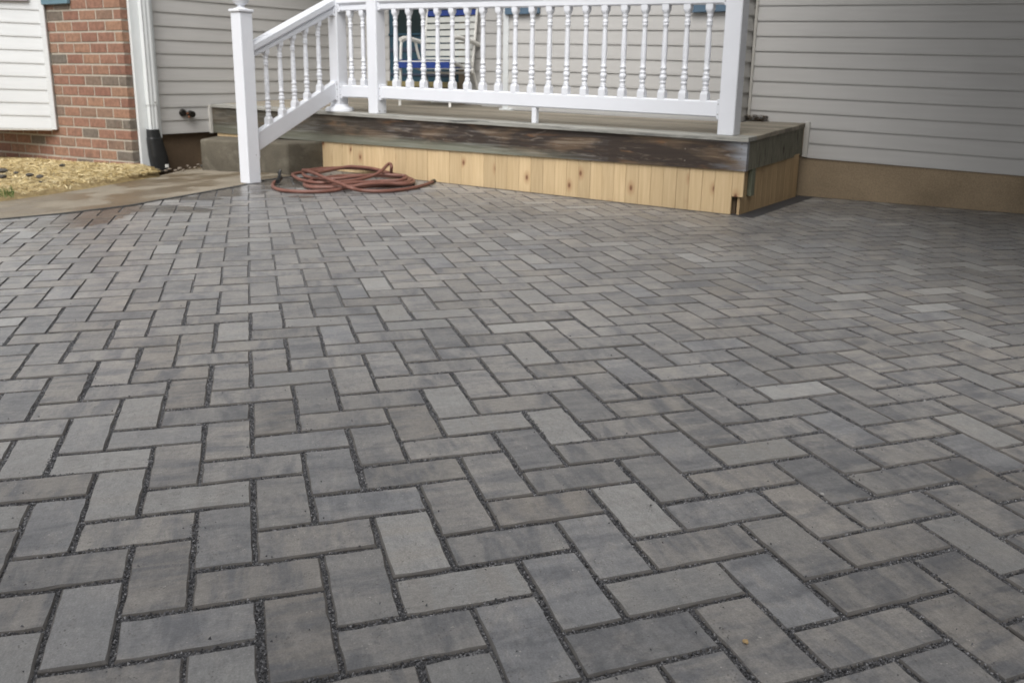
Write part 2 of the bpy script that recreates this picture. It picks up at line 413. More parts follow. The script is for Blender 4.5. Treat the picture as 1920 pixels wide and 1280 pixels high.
M['black'] = simple('black_plastic', (.014, .015, .016), 0.42, 0.2, 20, 0.05)
M['edge'] = simple('black_edging_plastic', (.045, .046, .046), 0.7, 0.3, 14, 0.1, coord='Position')
M['hose'] = simple('terracotta_rubber_hose', (.155, .066, .048), 0.5, 0.14, 12, 0.08, 90, dirt=((.16, .07, .055), 18, .60, .5))
M['slate'] = simple('slate_blue_shutter', (.115, .20, .25), 0.5, 0.05, 8, 0.05)
M['slatew'] = simple('slate_blue_trim', (.085, .14, .20), 0.5, 0.05, 8, 0.05)
M['teal'] = simple('dark_teal_door', (.022, .066, .100), 0.4, 0.06, 6, 0.03)
M['tealm'] = simple('teal_moulding', (.045, .060, .095), 0.4, 0.06, 6, 0.03)
M['glassd'] = simple('dark_door_glass', (.010, .024, .027), 0.12, 0.2, 2, 0.0)
M['brass'] = simple('tan_threshold', (.24, .20, .09), 0.5, 0.1)
M['boardb'] = simple('tan_jamb_board', (.26, .215, .155), 0.7, 0.1)
M['chairw'] = simple('white_chair_frame', (.70, .69, .65), 0.35, 0.04, 6, 0.02)
M['webw'] = simple('white_vinyl_strap', (.52, .53, .50), 0.45, 0.05, 6, 0.05)
M['webb'] = simple('blue_vinyl_strap', (.010, .035, .19), 0.5, 0.1, 12, 0.1)
M['bronze'] = simple('aged_bronze', (.035, .032, .028), 0.4, 0.3, 20, 0.1, metal=0.7)
M['copper'] = simple('copper_stub', (.35, .16, .09), 0.45, 0.2, 20, 0.1, metal=0.6)
M['straw'] = None
t = NT('dry_straw'); t.out(t.ramp(t.attr('tone'), [(0.0, (.33, .235, .095)), (0.5, (.53, .42, .205)), (1.0, (.70, .61, .39))]), 0.75); M['straw'] = t.m
t = NT('straw_bed'); f = t.noise(t.coord('Position', (1, 1, 1)), 45, 5, 0.7)
t.out(t.ramp(f, [(0.3, (.22, .155, .07)), (0.6, (.44, .34, .17)), (0.75, (.58, .48, .28))]), 0.9, t.bump(f, 1.0, 0.02)); M['bed'] = t.m
t = NT('grass_blade'); t.out(t.ramp(t.attr('tone'), [(0.0, (.03, .07, .012)), (1.0, (.09, .17, .03))]), 0.6); M['grass'] = t.m
M['clod'] = simple('dark_clod', (.065, .060, .052), 0.95, 0.3, 30, 0.6, 60)
M['stone'] = simple('pale_rubble', (.17, .14, .11), 0.9, 0.35, 25, 0.5, 60)
M['pebble'] = simple('golden_pebble', (.42, .29, .14), 0.5, 0.2, 60, 0.1)
M['pebblew'] = simple('white_pebble', (.36, .35, .34), 0.6, 0.2, 60, 0.1)
M['debris'] = simple('dry_leaves', (.12, .085, .05), 0.9, 0.4, 40, 0.5)
M['paper'] = simple('white_sticker', (.75, .75, .72), 0.6, 0.02)
M['lilac'] = simple('lilac_sill', (.36, .32, .37), 0.6, 0.03)

# ------------------------------------------------------------------ ground, borders
def sheet(name, pts, z, m, label=None, kind='structure', parent=None):
    b = MB(); b.face([(p[0], p[1], z if len(p) < 3 else p[2]) for p in pts], [(p[0], p[1]) for p in pts]); return b.build(name, m, parent, label, None, None, kind)
sheet('ground', [(-60, -60), (60, -60), (60, 80), (-60, 80)], -0.16, M['soil'], 'bare brown soil under and around the house')

EDGE = [gpt(p)[:2] for p in ((-420, 490), (0, 411), (120, 400), (240, 385.5), (345, 367), (450, 348), (490, 338.5), (548, 330.5))]
EDGE[0] = EDGE[1] + (EDGE[1]-EDGE[3])*6
W1A, W1B = gpt((1487, 365)), gpt((1920, 400)); D1 = (W1B-W1A)/np.linalg.norm(W1B-W1A); N1 = np.array([D1[1], -D1[0], 0])   # N1 points to the patio
if N1 @ (CO-W1A) < 0: N1 = -N1

patio = empty('patio', (0, 4, 0), 'herringbone patio of grey concrete pavers with wide dark grit joints', None, None, 'structure')
b = MB()
P = [(-9, -3), (9, -3), (9, 3.0)] + [tuple((W1A+D1*k)[:2]) for k in (8.0, 0)] + [tuple(W(0, 1.2)[:2]), tuple(W(0, -.0)[:2]), tuple(W(-3.9, 0)[:2])] + [tuple(e) for e in EDGE[::-1]] + [(-9, -1)]
b.face([(x, y, -0.0062) for x, y in P], [(x, y) for x, y in P])
b.build('joint_sand', M['grit'], patio, 'dark grit filling the joints', kind='stuff')

# ------------------------------------------------------------------ pavers
G = 0.057          # half joint in lattice units (one unit is half a paver)
def half(poly, n, c):
    out = []
    for i in range(len(poly)):
        p, q = poly[i], poly[(i+1) % len(poly)]; dp, dq = p @ n - c, q @ n - c
        if dp <= 0: out.append(p)
        if (dp < 0 < dq) or (dq < 0 < dp): out.append(p+(q-p)*(dp/(dp-dq)))
    return out
e1, e2 = E1[:2], E2[:2]; c0 = C0[:2]; n1 = -N1[:2]
BORDER_F, BORDER_S, BORDER_W = 0.045, 0.085, 0.05
def clip_patio(poly):
    cen = np.mean(poly, 0); res = []
    s_, t_ = (cen-c0) @ e1, (cen-c0) @ e2
    # left boundary: nearest edging segment
    best = min(range(len(EDGE)-1), key=lambda i: seg_d(cen, EDGE[i], EDGE[i+1]))
    if seg_d(cen, EDGE[best], EDGE[best+1]) < 0.35 and s_ < -2.5:
        a_, b_ = EDGE[best], EDGE[best+1]; d = (b_-a_)/np.linalg.norm(b_-a_); n = np.array([-d[1], d[0]])
        poly = half(poly, n, a_ @ n - 0.03)
        if len(poly) < 3: return []
    fa = half(poly, e2, c0 @ e2 - BORDER_F)
    if len(fa) >= 3: res.append(fa)
    fb = half(poly, -e2, -(c0 @ e2 - BORDER_F))
    if len(fb) >= 3:
        fb = half(fb, -e1, -(c0 @ e1 + BORDER_S))
        if len(fb) >= 3:
            fb = half(fb, n1, W1A[:2] @ n1 - BORDER_W)
            if len(fb) >= 3: res.append(fb)
    return res
def seg_d(p, a, b):
    t = np.clip(((p-a) @ (b-a))/((b-a) @ (b-a)), 0, 1); return np.linalg.norm(p-(a+t*(b-a)))
def inside_edge(p):      # keep only the patio side of the edging
    i = min(range(len(EDGE)-1), key=lambda i: seg_d(p, EDGE[i], EDGE[i+1])); a, b = EDGE[i], EDGE[i+1]
    d = b-a; return (d[0]*(p[1]-a[1])-d[1]*(p[0]-a[0])) < 0.02

quads = []
for k in range(-22, 75):
    for n in range(-24, 26):
        quads.append((k+4*n, k, 2, 1)); quads.append((k+2+4*n, k-1, 1, 2))
Q = np.array(quads, float)
ctr = Q[:, :2]+Q[:, 2:]/2
cw, cz = lat_world(ctr)
ok = (cz > 2.2) & (np.abs(cw[:, 0]) < 7) & (cw[:, 1] < 9) & (cw[:, 1] > 0.45)
Q = Q[ok]; cw = cw[ok]
GA, GB = 0.034, 0.047
cor = np.stack([Q[:, :2]+[GA, GB], np.c_[Q[:, 0]+Q[:, 2]-GA, Q[:, 1]+GB], Q[:, :2]+Q[:, 2:]-[GA, GB], np.c_[Q[:, 0]+GA, Q[:, 1]+Q[:, 3]-GB]], 1)
jit = rng.normal(0, 0.006, cor.shape)+rng.normal(0, 0.010, (len(cor), 1, 2)); cor = cor+jit
cwld = lat_world(cor.reshape(-1, 2))[0].reshape(-1, 4, 2)
items = []
for i in range(len(Q)):
    poly = [p for p in cwld[i]]
    if cw[i][0] < 0 and not inside_edge(cw[i]):
        if min(seg_d(cw[i], EDGE[j], EDGE[j+1]) for j in range(len(EDGE)-1)) > 0.12: continue
    c = cw[i]; s_, t_ = (c-c0) @ e1, (c-c0) @ e2
    if t_ > 0.25 and s_ < -0.15: continue
    for poly2 in clip_patio(poly):
        ar = 0.5*abs(sum(poly2[j][0]*poly2[(j+1) % len(poly2)][1]-poly2[(j+1) % len(poly2)][0]*poly2[j][1] for j in range(len(poly2))))
        if ar < 2e-4: continue
        pc = np.mean(poly2, 0); d = np.array([*pc, 0])-CO; z = d @ CF
        px = CX+F_PX*(d @ CR)/max(z, .1); py = CY-F_PX*(d @ CU)/max(z, .1)
        vis = z > .3 and -60 < px < 1980 and 300 < py < 1340
        items.append((0 if vis else 1, z, i, poly2))
items.sort(key=lambda a: (a[0], a[1]))
def paver_into(mb, i, poly):
    long_b = Q[i][3] == 2
    ax = cwld[i][3]-cwld[i][0] if long_b else cwld[i][1]-cwld[i][0]
    ax = ax/np.linalg.norm(ax); ay = np.array([-ax[1], ax[0]])
    if sum(poly[j][0]*poly[(j+1) % len(poly)][1]-poly[(j+1) % len(poly)][0]*poly[j][1] for j in range(len(poly))) < 0: poly = poly[::-1]
    ox, oy = random.uniform(0, 60), random.uniform(0, 60)
    tone = random.random(); zc = random.uniform(-.0012, .0012); cen = np.mean(poly, 0)
    tx, ty = random.uniform(-.006, .006), random.uniform(-.006, .006)
    def zz(p): return zc+(p[0]-cen[0])*tx+(p[1]-cen[1])*ty
    def uvf(p): return (ox+(p-cen) @ ax, oy+(p-cen) @ ay)
    if mb.edge is None: mb.edge = []
    fine_ = Q_near(i)
    if fine_:                                  # slightly ragged outline on the near pavers
        sub = []
        for j in range(len(poly)):
            a, b_ = poly[j], poly[(j+1) % len(poly)]; L = np.linalg.norm(b_-a); m = max(1, int(L/.028)); nn = np.array([-(b_-a)[1], (b_-a)[0]])/L
            for q in range(m): sub.append(a+(b_-a)*q/m+nn*(random.gauss(0, .0007) if q else random.uniform(.0003, .0016) if random.random() < .25 else 0))
        corner_dirs = poly; poly = sub
    n = len(poly); ch = 0.0030 if fine_ else 0.0017
    inn = []
    for j in range(n):
        a, b_, c_ = poly[j-1], poly[j], poly[(j+1) % n]
        d1 = (b_-a)/(np.linalg.norm(b_-a)+1e-9); d2 = (c_-b_)/(np.linalg.norm(c_-b_)+1e-9)
        n1_, n2_ = np.array([-d1[1], d1[0]]), np.array([-d2[1], d2[0]]); m = n1_+n2_; m = m/(max(0.5, (m @ m)/2))
        inn.append(b_+m*ch*(random.uniform(.7, 1.4) if fine_ else 1))
    mb.face([(p[0], p[1], zz(p)) for p in inn], [uvf(p) for p in inn], tone); mb.edge += [0.0]*n
    dz = [.0042*(random.uniform(.6, 1.3) if fine_ else 1) for _ in range(n)]
    for j in range(n):
        k = (j+1) % n
        mb.face([(poly[j][0], poly[j][1], zz(poly[j])-dz[j]), (poly[k][0], poly[k][1], zz(poly[k])-dz[k]), (inn[k][0], inn[k][1], zz(inn[k])), (inn[j][0], inn[j][1], zz(inn[j]))], [uvf(poly[j]), uvf(poly[k]), uvf(inn[k]), uvf(inn[j])], tone); mb.edge += [1.0, 1.0, .8, .8]
        mb.face([(poly[j][0], poly[j][1], -.03), (poly[k][0], poly[k][1], -.03), (poly[k][0], poly[k][1], zz(poly[k])-dz[k]), (poly[j][0], poly[j][1], zz(poly[j])-dz[j])], [uvf(poly[j])]*4, tone); mb.edge += [1.0]*4
def Q_near(i): return math.hypot(cw[i][0], cw[i][1]) < 3.0
field = MB()
for r, (vis, z, i, poly) in enumerate(items):
    if r < 300:
        mb = MB(); paver_into(mb, i, poly); mb.build('paver', M['paver'], patio)
    else: paver_into(field, i, poly)
field.build('paver_field', M['paver'], patio, kind='stuff')

# loose grit standing in the joints of the near pavers
near = [(i, poly) for (vis, z, i, poly) in items if not vis and z < 3.0]
pts = []
for i, poly in near:
    a0, b0, la, lb = Q[i]; dist = math.hypot(cw[i][0], cw[i][1])
    n = int(620*min(1.0, (1.9/max(dist, .9))**1.5))
    s_ = rng.random((n, 2)); side = rng.random(n); per = la/(la+lb)
    w = G+0.02
    o = np.where(rng.random(n) < .5, 0, 1)
    A = np.where(side < per, s_[:, 0]*la, np.where(o == 0, s_[:, 1]*w, la-s_[:, 1]*w))
    B_ = np.where(side < per, np.where(o == 0, s_[:, 1]*w, lb-s_[:, 1]*w), s_[:, 0]*lb)
    pts.append(np.c_[a0+A, b0+B_])
pts = np.concatenate(pts); pw, _ = lat_world(pts); N = len(pw)
okp = np.array([True]*N); s_all = (pw-c0) @ e2; okp &= s_all < -.06
pw = pw[okp]; N = len(pw)
oct_v = np.array([[1, 0, 0], [-.5, .87, 0], [-.5, -.87, 0], [0, 0, .8], [0, 0, -.6]], float)
oct_f = np.array([[0, 1, 3], [1, 2, 3], [2, 0, 3]])
sz = rng.uniform(.0013, .0029, N); rz = rng.uniform(0, 6.28, N)
V = np.repeat(oct_v[None], N, 0)*(1+rng.uniform(-.35, .35, (N, 5, 3)))
cs, sn = np.cos(rz)[:, None], np.sin(rz)[:, None]
tl = rng.uniform(-.9, .9, (N, 1))
V = np.stack([V[..., 0]*cs-V[..., 1]*sn, V[..., 0]*sn+V[..., 1]*cs, V[..., 2]+V[..., 0]*tl], -1)*sz[:, None, None]
V[..., 0] += pw[:, :1]; V[..., 1] += pw[:, 1:2]; V[..., 2] += (-.0048+rng.uniform(-.001, .0020, N)+.0016*np.sin(pw[:, 0]*9+1)*np.sin(pw[:, 1]*11)+.0012*np.sin(pw[:, 0]*31+pw[:, 1]*23))[:, None]
NS_ = 700; k_ = rng.integers(0, N, NS_); V[k_] += np.concatenate([np.repeat(rng.normal(0, .018, (NS_, 1, 2)), 5, 1), np.full((NS_, 5, 1), .0068)], 2)
Fc = (oct_f[None]+np.arange(N)[:, None, None]*5).reshape(-1, 3)
me = bpy.data.meshes.new('grit_chips'); me.vertices.add(N*5); me.vertices.foreach_set('co', V.astype(np.float32).ravel())
me.loops.add(len(Fc)*3); me.loops.foreach_set('vertex_index', Fc.astype(np.int32).ravel())
me.polygons.add(len(Fc)); me.polygons.foreach_set('loop_start', np.arange(0, len(Fc)*3, 3, dtype=np.int32))
at = me.attributes.new('tone', 'FLOAT', 'POINT'); at.data.foreach_set('value', np.repeat(rng.random(N), 5).astype(np.float32))
me.update(calc_edges=True); me.materials.append(M['chip'])
o = bpy.data.objects.new('grit_chips', me); col.objects.link(o); o.parent = patio; o.location = (0, -4, 0); o['kind'] = 'stuff'; o['label'] = 'small dark stone chips lying in the paver joints'

# charcoal border strip round the deck and house foot
b = MB()
def strip(pa, pb, n, w, z=-0.003):
    L = np.linalg.norm(pb-pa); b.face([(*pa, z), (*(pa+n*w), z), (*(pb+n*w), z), (*pb, z)], [(0, 0), (0, w), (L, w), (L, 0)])
strip(c0+e1*(-3.95)+e2*.02, c0+e1*BORDER_S+e2*.02, -e2, BORDER_F+.016)
strip(c0+e1*(BORDER_S-.0)+e2*.02, c0+e1*BORDER_S+e2*1.25, -e1, .17, -0.0035)
strip(W1A[:2]+D1[:2]*.02, W1A[:2]+D1[:2]*6.0, N1[:2], BORDER_W-.004, -0.004)
b.build('border_strip', simple('charcoal_border', (.045, .046, .05), 0.7, 0.3, 10, 0.4, 120, coord='Position'), patio, 'dark charcoal strip along the foot of the deck and the house wall')

# ------------------------------------------------------------------ plastic paver edging by the walk
b = MB()
for i in range(len(EDGE)-1):
    a_, c_ = EDGE[i], EDGE[i+1]; d = (c_-a_)/np.linalg.norm(c_-a_); nn = np.array([-d[1], d[0]])
    n0 = nn if i == 0 else None
    def off(k, w):
        dd = []
        if k > 0: dd.append(EDGE[k]-EDGE[k-1])
        if k < len(EDGE)-1: dd.append(EDGE[k+1]-EDGE[k])
        v = sum(x/np.linalg.norm(x) for x in dd); v = v/np.linalg.norm(v); return EDGE[k]+np.array([-v[1], v[0]])*w
    L0, L1, R0, R1 = off(i, .012), off(i+1, .012), off(i, -.022), off(i+1, -.022); z0 = .003
    b.face([(*R0, z0), (*R1, z0), (*L1, z0), (*L0, z0)]); b.face([(*R0, -.03), (*R1, -.03), (*R1, z0), (*R0, z0)]); b.face([(*L1, -.03), (*L0, -.03), (*L0, z0), (*L1, z0)])
b.build('paver_edging', M['edge'], None, 'thin black plastic edging strip between the pavers and the concrete walk', 'edging')

# ------------------------------------------------------------------ left end: walk, straw bed
SW = -5.284                                   # s of the side wall W3
def w3(p): return on_s(p, SW)
W4A = W(*w3((249, 290))[:2]); W4A[2] = 0      # front corner of the brickwork, on the side wall plane
th4 = math.radians(-31); D4 = np.array([math.cos(th4), math.sin(th4), 0]); N4 = np.array([D4[1], -D4[0], 0]); N4 = N4 if N4 @ (CO-W4A) > 0 else -N4
def w4(p): return vpt(p, W4A, W4A+D4)
# straw lower boundary (walk's far edge) and upper boundary (foot of the brick wall)
low_px = [(-430, 425), (-200, 397), (0, 370.5), (100, 357), (200, 341), (262, 330), (300, 325)]
low = [gpt(p, -0.035) for p in low_px]
up_px = [(-430, 262), (-200, 281), (0, 298), (60, 301), (120, 308), (190, 315), (249, 322)]
up = [w4(p) for p in up_px]
b = MB(); rows = []
for i in range(7):
    rowp = []
    for j in range(9):
        k = j/8; p = low[i]*(1-k)+up[i]*k + EZ*0.05*math.sin(math.pi*k)**.7*(0.6+.4*math.sin(i*2.3+1)); rowp.append(p-EZ*(.03 if j == 0 else 0))
    rows.append(rowp)
end = [low[6]*(1-j/8)+(W4A+EZ*-.10+E1*.05-E2*.0)*(j/8) for j in range(9)]
rows.append([p-EZ*.01 for p in end])
b.grid(rows); bed = b.build('straw_bed', M['bed'], None, 'mounded bed of golden straw mulch between brick wall and walk', None, None, 'stuff')
b = MB()
for q in range(15000):
    i = random.random()*5.6+.3; k = random.random()**.9; i0 = int(i); f = i-i0; i1 = min(i0+1, 6)
    p = (low[i0]*(1-f)+low[i1]*f)*(1-k)+(up[i0]*(1-f)+up[i1]*f)*k + EZ*(0.05*math.sin(math.pi*k)**.7*.8+random.uniform(.0, .022))
    a = random.gauss(0.15, .9); L = random.uniform(.03, .09); d = np.array([math.cos(a), math.sin(a), random.uniform(-.35, .35)])*L/2; w = np.array([-math.sin(a), math.cos(a), random.uniform(-.5, .5)])*.0022
    m_ = p+EZ*L*random.uniform(0, .15); tn = random.random()
    b.face([p-d-w, m_-w, m_+w, p-d+w], None, tn); b.face([m_-w, p+d-w, p+d+w, m_+w], None, tn)
b.build('straw_mulch', M['straw'], None, 'loose golden straw stalks scattered over the planting bed', None, None, 'stuff')
b = MB()
for q in range(420):
    px = (random.uniform(-60, 26), random.uniform(360, 371)); p = gpt(px, -.03); h = random.uniform(.02, .06); a = random.uniform(0, 6.28); w = np.array([math.cos(a), math.sin(a), 0])*.002
    tip = p+np.array([random.uniform(-.02, .02), random.uniform(-.02, .02), h]); b.face([p-w, p+w, tip], None, random.random())
b.build('grass_tuft', M['grass'], None, 'small tuft of green grass at the edge of the straw bed', None, None, 'stuff')

# walk: from the edging to the straw, running under the step
b = MB()
def z_walk(p):                                 # falls gently away from the patio
    d = min(seg_d(p[:2], EDGE[i], EDGE[i+1]) for i in range(len(EDGE)-1)); return 0.004-0.055*min(d, 1.6)
near_e = [np.array([*EDGE[i], 0]) for i in range(len(EDGE))]
far_px = [(-900, 500), (0, 371), (90, 358.5), (170, 346), (232, 335), (268, 329.5)]
far = [low[0]+(low[0]-low[2])*1.2]+[gpt(p, -0.034) for p in far_px[1:]]+[gpt((330, 318), -.06), gpt((420, 300), -.08)]
far = far[:8]
rows = []
for i in range(len(near_e)):
    rows.append([near_e[i]*(1-k/6)+far[i]*(k/6) for k in range(7)])
rows = [[np.array([p[0], p[1], z_walk(p)]) for p in r] for r in rows]
b.grid(rows)
walk = b.build('walkway', M['walk'], None, 'damp tan concrete walk curving to the porch step', None, None, 'structure')

# ------------------------------------------------------------------ house
house = empty('house', W(-5.2, 1.5, 0), 'house corner with taupe and cream vinyl siding, red brick front and teal entry door', 'house')
def board(mb, pa, pb, za0, za1, zb0, zb1, out, lip=0.011, tone=.5):
    """one lap-siding board between plan points pa, pb; z at a and b, bottom and top; out = outward unit normal"""
    pa = np.array([*pa[:2], 0]); pb = np.array([*pb[:2], 0]); L = np.linalg.norm(pb-pa)
    A0 = pa+out*lip+EZ*(za0+.0015); B0 = pb+out*lip+EZ*(zb0+.0015); A1 = pa+out*.001+EZ*(za1+.004); B1 = pb+out*.001+EZ*(zb1+.004)
    A2 = pa+out*(lip-.0005)+EZ*(za0+.006); 
    h = za1-za0; sd_ = random.uniform(0, 40)
    Am, Bm = A0+(A1-A0)*.12, B0+(B1-B0)*.12
    Ai, Bi = pa-out*.004+EZ*(za0+.0035), pb-out*.004+EZ*(zb0+.0035)
    flip = np.dot(np.cross(B0-A0, A1-A0), out) < 0
    def F(q, uv):
        if flip: q = q[::-1]; uv = uv[::-1]
        mb.face(q, uv, tone)
    F([Am, Bm, B1, A1], [(sd_, .02), (sd_+L, .02), (sd_+L, h), (sd_, h)])
    F([A0-out*.0012, B0-out*.0012, Bm, Am], [(sd_, 0), (sd_+L, 0), (sd_+L, .02), (sd_, .02)])
    F([Ai, Bi, B0-out*.0012, A0-out*.0012], [(sd_, 0), (sd_+L, 0), (sd_+L, .01), (sd_, .01)])
def wall_boards(pa, pb, out, zf, i0, i1, m, name='siding_board'):
    for i in range(i0, i1):
        mb = MB(); board(mb, pa, pb, zf(i+1, 0), zf(i, 0), zf(i+1, 1), zf(i, 1), out); mb.build(name, m, house)
def backing(pa, pb, z0, z1, out, th, m, name):
    mb = MB(); d = np.array([*(pb[:2]-pa[:2]), 0]); L = np.linalg.norm(d); d /= L
    mb.box(np.array([*pa[:2], z0])-out*(th+.006), d, out, EZ, L, th, z1-z0, tone=.5); return mb.build(name, m, house)
TOP = 2.75
# helper: z of line index i at both ends of a wall given two reference lines measured at two picture columns
def lines(plane, refA, refB, n, pa, pb):
    """refA, refB: ((px,y),(px,y)) lines numbered 0 and n on the plane; returns z(i, end)"""
    P_ = [[plane(refA[0]), plane(refA[1])], [plane(refB[0]), plane(refB[1])]]
    q0, q1 = np.array(P_[0][0][:2]), np.array(P_[0][1][:2]); d = q1-q0; L2 = d @ d
    def z(i, end):
        p = np.array((pa, pb)[end][:2]); k = ((p-q0) @ d)/L2
        za = P_[0][0][2]+(P_[0][1][2]-P_[0][0][2])*k
        qb0, qb1 = np.array(P_[1][0][:2]), np.array(P_[1][1][:2]); db = qb1-qb0; kb = ((p-qb0) @ db)/(db @ db)
        zb = P_[1][0][2]+(P_[1][1][2]-P_[1][0][2])*kb
        return za+(zb-za)*i/n
    return z
def pl(a, d): return lambda p: vpt(p, a, a+d)

# right wall
w1 = pl(W1A, D1)
pa = w1((1414, 110)); pb = W1A+D1*2.36
z1 = lines(w1, ((1440, 11.4), (1900, 8.0)), ((1440, 208.3), (1900, 234.8)), 7, pa, pb)
pj = w1((1512, 265)); pj[2] = 0
nb = 9
wall_boards(pa, pb, N1, z1, -34, nb-1, M['taupe'])
for i in (nb-1, nb):                           # the two lowest boards start right of the deck
    mb = MB(); zz = lines(w1, ((1440, 11.4), (1900, 8.0)), ((1440, 208.3), (1900, 234.8)), 7, pj, pb)
    if i == nb-1:
        mb.__init__()
    board(mb, pj, pb, zz(i+1, 0), zz(i, 0), zz(i+1, 1), zz(i, 1), N1); mb.build('siding_board', M['taupe'], house)
backing(w1((1412, 100)), pb, .5, TOP+2.2, N1, .1, M['taupetrim'], 'wall_sheathing')
backing(pj, pb, .2, .6, N1, .1, M['taupetrim'], 'wall_sheathing')
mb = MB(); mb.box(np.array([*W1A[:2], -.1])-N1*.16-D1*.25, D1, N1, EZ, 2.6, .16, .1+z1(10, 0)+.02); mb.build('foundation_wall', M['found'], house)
# trim beside the deck end
mb = MB(); p = w1((1513, 265)); mb.box(np.array([*p[:2], z1(10, 0)-.004])-D1*.022, D1, N1, EZ, .036, .022, .245, .003); mb.build('side_trim', M['taupetrim'], house, 'upright channel where the siding stops at the deck')
# corner trim on deck
mb = MB(); p = w1((1413, 110)); mb.box(np.array([*p[:2], .50])-D1*.010, D1, N1, EZ, .020, .022, TOP-.5, .004); mb.build('corner_trim', M['taupetrim'], house)

# recessed wall behind the deck, right part (W2)
T2 = 1.0; w2 = pl(W(0, T2), E1)
a2 = W(on_t((955, 100), T2)[0], T2); b2 = W(-.452, T2)
z2 = lines(w2, ((970, 56), (1355, 58.1)), ((970, 157.5), (1355, 172.9)), 4, a2, b2)
wall_boards(a2, b2, -E2, z2, -16, 7, M['taupe'])
backing(a2, b2, .45, TOP+.2, -E2, .1, M['taupetrim'], 'wall_sheathing')
mb = MB(); mb.box(a2+EZ*.515-E1*.055-E2*.02, E1, E2, EZ, .055, .05, TOP-.5, .004); mb.build('corner_trim', M['trim'], house)
mb = MB(); mb.box(a2+EZ*.50-E1*.075-E2*.04, E1, E2, EZ, .13, .05, .032, .004); mb.build('trim_foot', M['trim'], house)
# return between W2 and right wall
ra, rb = W(-.452, T2+.002), W(-.452, 1.16)
wall_boards(ra, rb, E1, lambda i, e: z2(i, 1), -16, 7, M['taupe'])
# window apron strips under the two back windows
def strip_box(pxa, pxb, t, zt, h, proud, m, name, par, lab=None):
    sa, sb = on_t((pxa, 20), t), on_t((pxb, 20), t)
    mb = MB(); mb.box(W(sa[0], t-proud, zt), E1, E2, EZ, sb[0]-sa[0], proud-.013, h, .004); return mb.build(name, m, par, lab)
zs = on_t((990, 27.5), T2)[2]; strip_box(952, 1015, T2, zs, .5, .045, M['slatew'], 'window_trim', house, 'slate blue window trim by the corner')
zs = on_t((1335, 24), T2)[2]; strip_box(1301, 1372, T2, zs, .5, .045, M['slatew'], 'window_trim', house, 'slate blue window trim near the right post')

# wall piece beside the door (W6) and door wall (W7)
T6 = 1.35; w6 = pl(W(0, T6), E1)
a6 = W(on_t((873, 100), T6)[0], T6); b6 = W(on_t((960, 100), T6)[0], T6)
z6 = lines(w6, ((880, 38.6), (940, 39.2)), ((880, 157), (940, 157.6)), 5, a6, b6)
wall_boards(a6, b6, -E2, z6, -20, 7, M['taupe'])
backing(a6, b6, .45, TOP+.2, -E2, .1, M['taupetrim'], 'wall_sheathing')
mb = MB(); mb.box(a6+EZ*.5-E1*.075-E2*.012, E1, E2, EZ, .073, .25, TOP-.5, .003); mb.build('door_jamb', M['boardb'], house, 'bare tan board beside the door')
T7 = 1.6; w7 = pl(W(0, T7), E1)
a7 = W(SW, T7); sd0 = on_t((731, 100), T7)[0]; sd1 = on_t((860, 100), T7)[0]; b7 = W(sd0, T7)
z7 = lines(w7, ((655, 46.5), (690, 47)), ((655, 152), (690, 152.5)), 5, a7, b7)
wall_boards(a7, b7, -E2, z7, -20, 8, M['taupe'])
backing(a7, b7, .40, TOP+.2, -E2, .1, M['taupetrim'], 'wall_sheathing')
zth = on_t((790, 163), T7)[2]; zdb = on_t((790, 153), T7)[2]; zmid = on_t((790, 64), T7)[2]
door = MB(); door.box(W(sd0, T7-.0, zdb), E1, E2, EZ, sd1-sd0, .04, 2.0, .002); door = door.build('door', M['teal'], house, 'dark teal storm door with a glass upper half')
mb = MB(); mb.box(W(sd0+.09, T7-.012, zmid), E1, E2, EZ, sd1-sd0-.12, .008, 1.2); mb.build('door_glass', M['glassd'], door)
mb = MB(); mb.box(W(sd0+.0, T7-.020, zmid-.012), E1, E2, EZ, sd1-sd0, .018, .02, .003); mb.build('rail_moulding', M['teal'], door)
for y0, y1 in ((90, 97), (138, 143)):
    za, zb = on_t((790, y1), T7)[2], on_t((790, y0), T7)[2]
    mb = MB(); mb.box(W(sd0+.01, T7-.014, za), E1, E2, EZ, sd1-sd0-.03, .012, zb-za, .003); mb.build('panel_moulding', M['tealm'], door)
mb = MB(); mb.box(W(sd0, T7-.05, zth), E1, E2, EZ, sd1-sd0, .12, zdb-zth-.002, .003); mb.build('threshold', M['brass'], house)
mb = MB(); mb.box(W(sd0+.001, T7-.03, .45), E1, E2, EZ, sd1-sd0, .1, zth-.45-.002); mb.build('threshold_riser', M['boardb'], house)

# side wall on the left (W3)
a3 = W(SW, w3((284, 100))[1]); b3 = W(SW, T7)
w3p = pl(W(SW, 0), E2)
z3 = lines(w3p, ((285, 22), (612, 45)), ((285, 151.8), (612, 152)), 5, a3, b3)
wall_boards(a3, b3, E1, z3, -14, 7, M['taupe'])
a3b = W(SW, -.030)
z3b = lines(w3p, ((285, 22), (612, 45)), ((285, 151.8), (612, 152)), 5, a3, a3b)
wall_boards(a3, a3b, E1, z3b, 7, 9, M['taupe'])
backing(a3, b3, z3(7, 1)+.06, TOP+.2, E1, .1, M['taupetrim'], 'wall_sheathing')
backing(a3, a3b, z3b(9, 0)+.015, .8, E1, .1, M['taupetrim'], 'wall_sheathing')
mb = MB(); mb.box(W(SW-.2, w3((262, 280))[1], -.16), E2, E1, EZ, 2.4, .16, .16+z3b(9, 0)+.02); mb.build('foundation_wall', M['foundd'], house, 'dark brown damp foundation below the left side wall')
mb = MB(); mb.box(W(SW+.002, -.034, z3b(9, 1)-.012), E2, E1, EZ, .032, .02, .27, .003); mb.build('side_trim', M['taupetrim'], house, 'upright channel where the siding stops at the deck')

